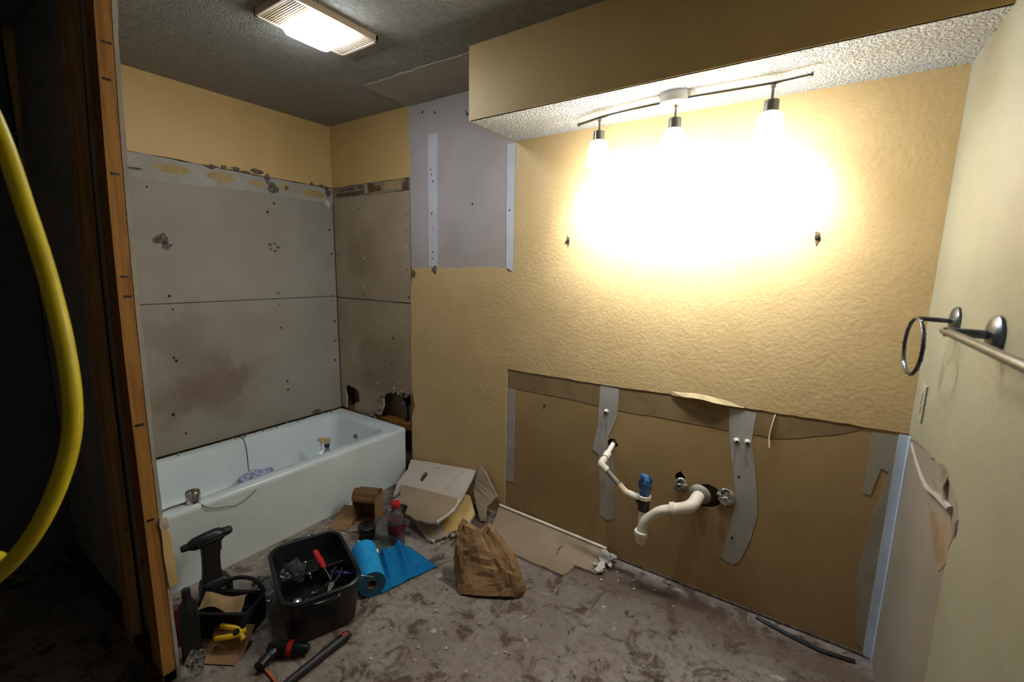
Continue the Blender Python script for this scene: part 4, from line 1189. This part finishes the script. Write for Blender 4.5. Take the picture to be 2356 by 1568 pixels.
# sheet: starts under the roll and runs right, with two soft ridges and a folded crease
nx, ny = 44, 30
c00, c10 = Vector((1.515, -0.875, 0)), Vector((1.285, -0.745, 0))      # along the roll
c01, c11 = Vector((1.585, -0.590, 0)), Vector((1.355, -0.560, 0))      # far edge
bm = bmesh.new()
G = []
for i in range(nx + 1):
    u = i / nx
    row = []
    for j in range(ny + 1):
        v = j / ny
        p = c00.lerp(c10, v).lerp(c01.lerp(c11, v), u)
        z = 0.004 + 0.002 * (1 + noise.noise(Vector((u * 7, v * 7, 1))))
        e = math.sin(PI * min(max(u, 0), 1))
        ridge = math.exp(-((u - (.50 + .22 * v)) / .09) ** 2) * (0.006 + .028 * v)
        ridge2 = math.exp(-((u - (.20 + .10 * v)) / .06) ** 2) * (.020 * v + .004)
        lift = 0.034 * max(v - .55, 0) * 2.0 * e
        fold = .012 * max(0, noise.noise(Vector((u * 4 + v * 2, v * 3, 5)))) * e
        z += ridge + ridge2 + lift + fold
        row.append(bm.verts.new((p.x - tw.location.x, p.y - tw.location.y, z)))
    G.append(row)
for A, B in zip(G, G[1:]):
    for j in range(ny): bm.faces.new((A[j], A[j + 1], B[j + 1], B[j]))
bmesh.ops.solidify(bm, geom=bm.faces[:], thickness=0.001)
obj('loose_sheet', bm, M['blue_towel'], tw, smooth='all')

# ------------------------------------------------------------------ black power tool standing before the tub
dl = thing('cordless_drill', 'black cordless drill standing on its battery against the tub front', 'drill', (0.935, -1.312, 0.0), R(82))
bm = bmesh.new()   # body: local x points toward the chuck
lathe_bm(bm, [(0.0, -0.080), (0.018, -0.078), (0.027, -0.060), (0.030, -0.02), (0.031, 0.02), (0.028, 0.040), (0.021, 0.050), (0.0, 0.051)], (0, 0, 0.292), (1, 0, 0.07), 20)
obj('motor_body', bm, M['black'], dl, smooth=True)
lathe('chuck', [(0.019, 0.0), (0.020, 0.004), (0.017, 0.026), (0.010, 0.034), (0.0, 0.034)], (0.050, 0, 0.2955), (1, 0, 0.07), M['rubber'], dl, 18)
tube('trim_line', smooth_path([(-0.05, -0.030, 0.286), (-0.01, -0.0325, 0.291), (0.045, -0.030, 0.296)]), 0.0022, M['pewter'], dl, n=6)
lathe('rear_cap', [(0.016, 0.0), (0.014, 0.024), (0.010, 0.030), (0.0, 0.030)], (-0.076, 0, 0.2865), (-1, 0, -0.07), M['rubber'], dl, 16)
bm = bmesh.new()
loft_bm(bm, [rrect(.040, .026, .016, .095, -.004), rrect(.034, .024, .014, .14, -.006), rrect(.033, .023, .014, .20, -.004), rrect(.038, .024, .014, .262, .0), rrect(.044, .024, .014, .285, .0)])
obj('grip', bm, M['rubber'], dl, smooth=True)
box('trigger', (0.026, -0.008, 0.222), (0.039, 0.008, 0.256), M['darkred'], dl, 0.004)
bm = bmesh.new()
loft_bm(bm, [rrect(.056, .036, .014, 0.0, .004), rrect(.060, .039, .016, .012, .004), rrect(.060, .039, .016, .070, .004), rrect(.050, .034, .016, .096, .0), rrect(.036, .026, .014, .104, -.002)])
obj('battery', bm, M['black'], dl, smooth=True)
box('badge', (-0.020, -0.0402, 0.024), (0.030, -0.0388, 0.062), M['label'], dl, 0.0005)
box('stripe', (-0.012, -0.0402, 0.070), (0.034, -0.0375, 0.076), M['orange'], dl, 0.0005)

# ------------------------------------------------------------------ tool bag, bottle and packaging in the dark near corner
bg = thing('tool_bag', 'open black soft tool bag with tan paper inside near stud wall', 'tool bag', (1.15, -1.35, 0.0), R(32))
bm = bmesh.new()
rings = [rrect(.115, .070, .03, 0.0), rrect(.122, .076, .035, 0.02), rrect(.120, .074, .03, .10), rrect(.118, .072, .03, .112), rrect(.108, .062, .028, .108), rrect(.104, .058, .026, .055)]
for i, rg in enumerate(rings):
    for p in rg:
        nn = noise.noise(p * 14 + Vector((0, 0, i * .3)))
        p.x += .008 * nn; p.y += .008 * nn; p.z += (.008 * noise.noise(p * 10) if i > 1 else 0)
loft_bm(bm, rings)
obj('bag_shell', bm, M['black_matte'], bg, smooth=True)
tube('strap', smooth_path([(-0.105, 0.055, 0.105), (-0.03, 0.082, 0.150), (0.06, 0.082, 0.152), (0.118, 0.062, 0.112)]), 0.008, M['black_matte'], bg, n=8)
tube('strap', smooth_path([(-0.11, -0.062, 0.108), (-0.02, -0.080, 0.118), (0.06, -0.080, 0.124), (0.116, -0.062, 0.112)]), 0.007, M['black_matte'], bg, n=8)
a_ = R(32)
def at_bag(x, y): return (1.15 + x * math.cos(a_) - y * math.sin(a_), -1.35 + x * math.sin(a_) + y * math.cos(a_))
tn = thing('folded_paper', 'torn tan paper sheet stuffed in the open black tool bag', 'paper', (*at_bag(-.01, .005), 0.060), a_)
bm = bmesh.new()
V = [[bm.verts.new((-.085 + .17 * u + .006 * math.sin(v * 6), -.045 + .09 * v + .008 * math.sin(u * 5), 0.004 + .050 * math.sin(PI * (.15 + .7 * v)) + .014 * math.sin(u * 5 + v * 3) + .012)) for u in [k / 8 for k in range(9)]] for v in [k / 6 for k in range(7)]]
for A, B in zip(V, V[1:]):
    for i in range(8): bm.faces.new((A[i], A[i + 1], B[i + 1], B[i]))
bmesh.ops.solidify(bm, geom=bm.faces[:], thickness=0.003)
obj('sheet', bm, M['card_tan'], tn, smooth='all')
yc = thing('spring_clamp', 'yellow two-jawed clamp lying in front of black tool bag', 'clamp', (1.2758, -1.3921, 0.0583), R(32))
yc.rotation_euler = (R(38), 0, R(40))
tube('jaw_arm', smooth_path([(-0.055, -0.012, 0.0), (-0.02, -0.012, 0.012), (0.02, -0.006, 0.012), (0.05, 0.012, 0.004)]), 0.010, M['yellow_plastic'], yc, n=8)
tube('jaw_arm', smooth_path([(-0.050, 0.030, 0.0), (-0.015, 0.022, 0.012), (0.02, 0.012, 0.012), (0.05, -0.020, 0.004)]), 0.010, M['yellow_plastic'], yc, n=8)
lathe('pivot', [(0.012, -.012), (0.012, .014), (0.0, .015)], (0.022, 0.003, 0.010), (0, 0, 1), M['dark_steel'], yc, 14)
bx = thing('cardboard_tray', 'brown cardboard flap leaning on the tool bag under the yellow clamp', 'cardboard', (1.282, -1.425, 0.0), R(32))
bx.rotation_euler = (R(38), 0, R(32))
box('tray_base', (-0.075, 0.0, 0.0), (0.075, 0.10, 0.005), M['card'], bx, 0.001)
bm = plate_bm([(-0.075, 0.0, 0.004), (0.075, 0.0, 0.004), (0.07, -0.035, 0.034), (-0.07, -0.035, 0.034)], 0.003)
obj('tray_flap', bm, [M['card']] * 3, bx)
crumple('plastic_bag', (1.125, -1.205, 0.0), 0.055, (.75, .85, 1.0), M['film'], 5, 3, .5, label='crumpled clear plastic bag between black tote and tool bag', cat='plastic bag')
cn = thing('black_bottle', 'tall dark bottle with rounded shoulder beside the stud wall', 'bottle', (1.200, -1.500, 0.0))
lathe('bottle_body', [(0.028, 0.0), (0.0315, 0.004), (0.0315, 0.19), (0.027, 0.225), (0.014, 0.245), (0.012, 0.262), (0.0, 0.262)], (0, 0, 0), (0, 0, 1), M['black'], cn, 24)
lathe('cap', [(0.014, 0.255), (0.015, 0.257), (0.014, 0.285), (0.0, 0.286)], (0, 0, 0), (0, 0, 1), M['rubber'], cn, 18)
rc = thing('red_can', 'dark red spray can standing behind the tall dark bottle', 'can', (1.085, -1.500, 0.0))
lathe('can_body', [(0.024, 0.0), (0.026, 0.003), (0.026, 0.110), (0.020, 0.122), (0.0, 0.124)], (0, 0, 0), (0, 0, 1), M['darkred'], rc, 20)
lathe('can_cap', [(0.022, 0.118), (0.022, 0.150), (0.019, 0.155), (0.0, 0.156)], (0, 0, 0), (0, 0, 1), M['darkred'], rc, 20)
crumple('plastic_wrap', (1.300, -1.525, 0.0), 0.036, (.7, .7, 1.3), M['film'], 8, 3, .5, label='clear plastic wrap at the foot of the stud wall', cat='plastic wrap')
# power tool on the floor and hammer
gt = thing('power_tool', 'black power tool with red trim lying on the floor', 'power tool', (1.475, -1.290, 0.0), R(35))
bm = bmesh.new()
lathe_bm(bm, [(0.0, -.07), (.018, -.068), (.026, -.05), (.027, .03), (.020, .06), (.014, .085), (0, .086)], (0, 0, .028), (1, 0, 0), 16)
obj('motor_body', bm, M['black'], gt, smooth=True)
tube('grip', smooth_path([(-.03, 0, .028), (-.05, -.04, .026), (-.06, -.08, .024)]), [.020] * 8 + [.018] * 8 + [.022], M['black'], gt, n=12)
lathe('trim_ring', [(.0278, -.012), (.0282, -.010), (.0282, .006), (.0278, .008)], (0.02, 0, .028), (1, 0, 0), M['red'], gt, 16, caps=False)
hm = thing('hammer', 'long black handled hammer with a red mark at the grip end', 'hammer', (1.60, -1.105, 0.0))
ha, hb = Vector((0.0, 0.0, 0.020)), Vector((0.01, -0.30, 0.020))
tube('handle', [ha, ha.lerp(hb, .06), ha.lerp(hb, .4), ha.lerp(hb, .75), hb], [.014, .0185, .017, .014, .013], M['rubber'], hm, n=14)
tube('red_tip', [(0.002, -0.012, 0.032), (0.003, -0.035, 0.0345)], 0.007, M['red'], hm, n=8)
bm = box_bm(bmesh.new(), (-0.045, -0.330, 0.006), (0.055, -0.300, 0.034), 0.004)
lathe_bm(bm, [(.013, 0), (.015, .004), (.015, .02), (0, .022)], (0.052, -0.315, .020), (1, 0, 0), 14)
obj('head', bm, M['dark_steel'], hm)
tube('extension_cord', smooth_path([(1.395, -1.345, 0.006), (1.45, -1.372, 0.006), (1.52, -1.375, 0.006), (1.60, -1.39, 0.006), (1.70, -1.45, 0.006), (1.78, -1.60, 0.006)]), 0.005, M['orange'], n=8,
     label='thin orange cord crossing the floor below the power tool', cat='cord')

# ------------------------------------------------------------------ yellow hose hanging by the camera
hp = smooth_path([(1.715, -2.015, 1.965), (1.650, -1.945, 1.915), (1.632, -1.873, 1.792), (1.677, -1.856, 1.703), (1.733, -1.846, 1.565), (1.782, -1.838, 1.435), (1.823, -1.836, 1.304), (1.848, -1.842, 1.19), (1.849, -1.859, 1.1), (1.828, -1.892, 1.001), (1.796, -1.93, 0.922), (1.747, -1.975, 0.859), (1.722, -2.012, 0.85), (1.730, -2.022, 0.92), (1.742, -2.022, 1.15), (1.744, -2.022, 1.45), (1.738, -2.020, 1.75), (1.728, -2.018, 1.92), (1.718, -2.016, 1.962)], 8)
hs = thing('hose', 'thick yellow hose hanging in a loop at the left edge by bare studs', 'hose', (1.70, -2.02, 0.84))
tube('hose_loop', [p - hs.location for p in hp], 0.0145, M['hose'], hs, n=16)
tube('hose_end', [p - hs.location for p in smooth_path([(1.735, -2.015, 0.87), (1.70, -2.00, 0.885), (1.665, -1.955, 0.865), (1.63, -1.955, 0.83), (1.60, -2.0, 0.72), (1.575, -2.03, 0.4), (1.56, -2.035, 0.016), (1.45, -2.045, 0.016)], 6)], 0.0135, M['hose'], hs, n=14)
ps = thing('hose_post', 'bare wood post holding the yellow hose, mostly out of view', 'post', (1.66, -2.085, 0.0))
box('post', (-0.045, -0.045, 0.0), (0.045, 0.045, 2.44), M['stud_old'], ps)
tube('hook', smooth_path([(0.035, 0.04, 1.945), (0.05, 0.07, 1.938), (0.062, 0.095, 1.945), (0.066, 0.10, 1.965)]), 0.006, M['dark_steel'], ps, n=8)

# ------------------------------------------------------------------ crumbs of plaster on the floor
chips = [(2.30, -0.06), (2.33, -0.10), (2.36, -0.16), (2.42, -0.11), (2.44, -0.17), (2.52, -0.12), (2.29, -0.20), (2.62, -0.17), (1.66, -0.42), (1.72, -0.40), (0.80, -0.60), (0.81, -0.66), (0.83, -0.86), (0.86, -0.82), (0.79, -0.44), (1.78, -0.80), (1.86, -0.98), (1.95, -0.92), (1.70, -0.98), (1.75, -1.12), (2.05, -1.05), (1.90, -1.15), (2.15, -0.80), (1.98, -0.70), (1.84, -1.22), (2.28, -0.95)]
protos = []
for k in range(4):
    bm = bmesh.new(); bmesh.ops.create_icosphere(bm, subdivisions=1, radius=0.009)
    for v in bm.verts: v.co = Vector((v.co.x * rnd.uniform(.7, 1.5), v.co.y * rnd.uniform(.6, 1.3), v.co.z * rnd.uniform(.4, .8)))
    zm = min(v.co.z for v in bm.verts)
    for v in bm.verts: v.co.z -= zm
    me = bpy.data.meshes.new('plaster_crumb'); bm.to_mesh(me); bm.free(); me.materials.append(M['gypsum'])
    protos.append(me)
for i, (x, y) in enumerate(chips):
    o = bpy.data.objects.new('plaster_crumb', protos[i % 4]); COL.objects.link(o)
    s = rnd.uniform(.45, .95) if i < 15 else rnd.uniform(.35, .7)
    o.location = (x, y, 0); o.scale = (s, s, s); o.rotation_euler = (0, 0, rnd.uniform(0, 6))
    o['label'] = 'small pale crumb of broken plaster on the bare concrete floor'
    o['category'] = 'plaster crumb'; o['group'] = 'plaster crumbs on the floor'
crumple('paper_scrap', (1.128, -0.695, 0.0), 0.016, (1.8, .8, .6), M['gypsum'], 9, 2, .3, label='white scrap of torn paper behind the blue towel roll', cat='scrap')
crumple('pink_scrap', (1.030, -0.742, 0.0), 0.014, (1, 1, 1), M['pink'], 13, 2, .3, label='tiny pink scrap between the tub and black lidded tub', cat='scrap')
# loose strip of baseboard vinyl in the right-hand corner
tube('vinyl_strip', smooth_path([(2.93, -0.030, 0.008), (3.05, -0.060, 0.008), (3.16, -0.075, 0.008), (3.27, -0.060, 0.008)]), 0.007, M['dark_steel'], n=6, label='dark curling strip on the floor along vanity wall by right corner', cat='strip')
slab('baseboard_gap', 'F', rect(1.60, 3.30, -0.006, -0.0005), 0.0, 0.012, M['torn'], kind='structure')
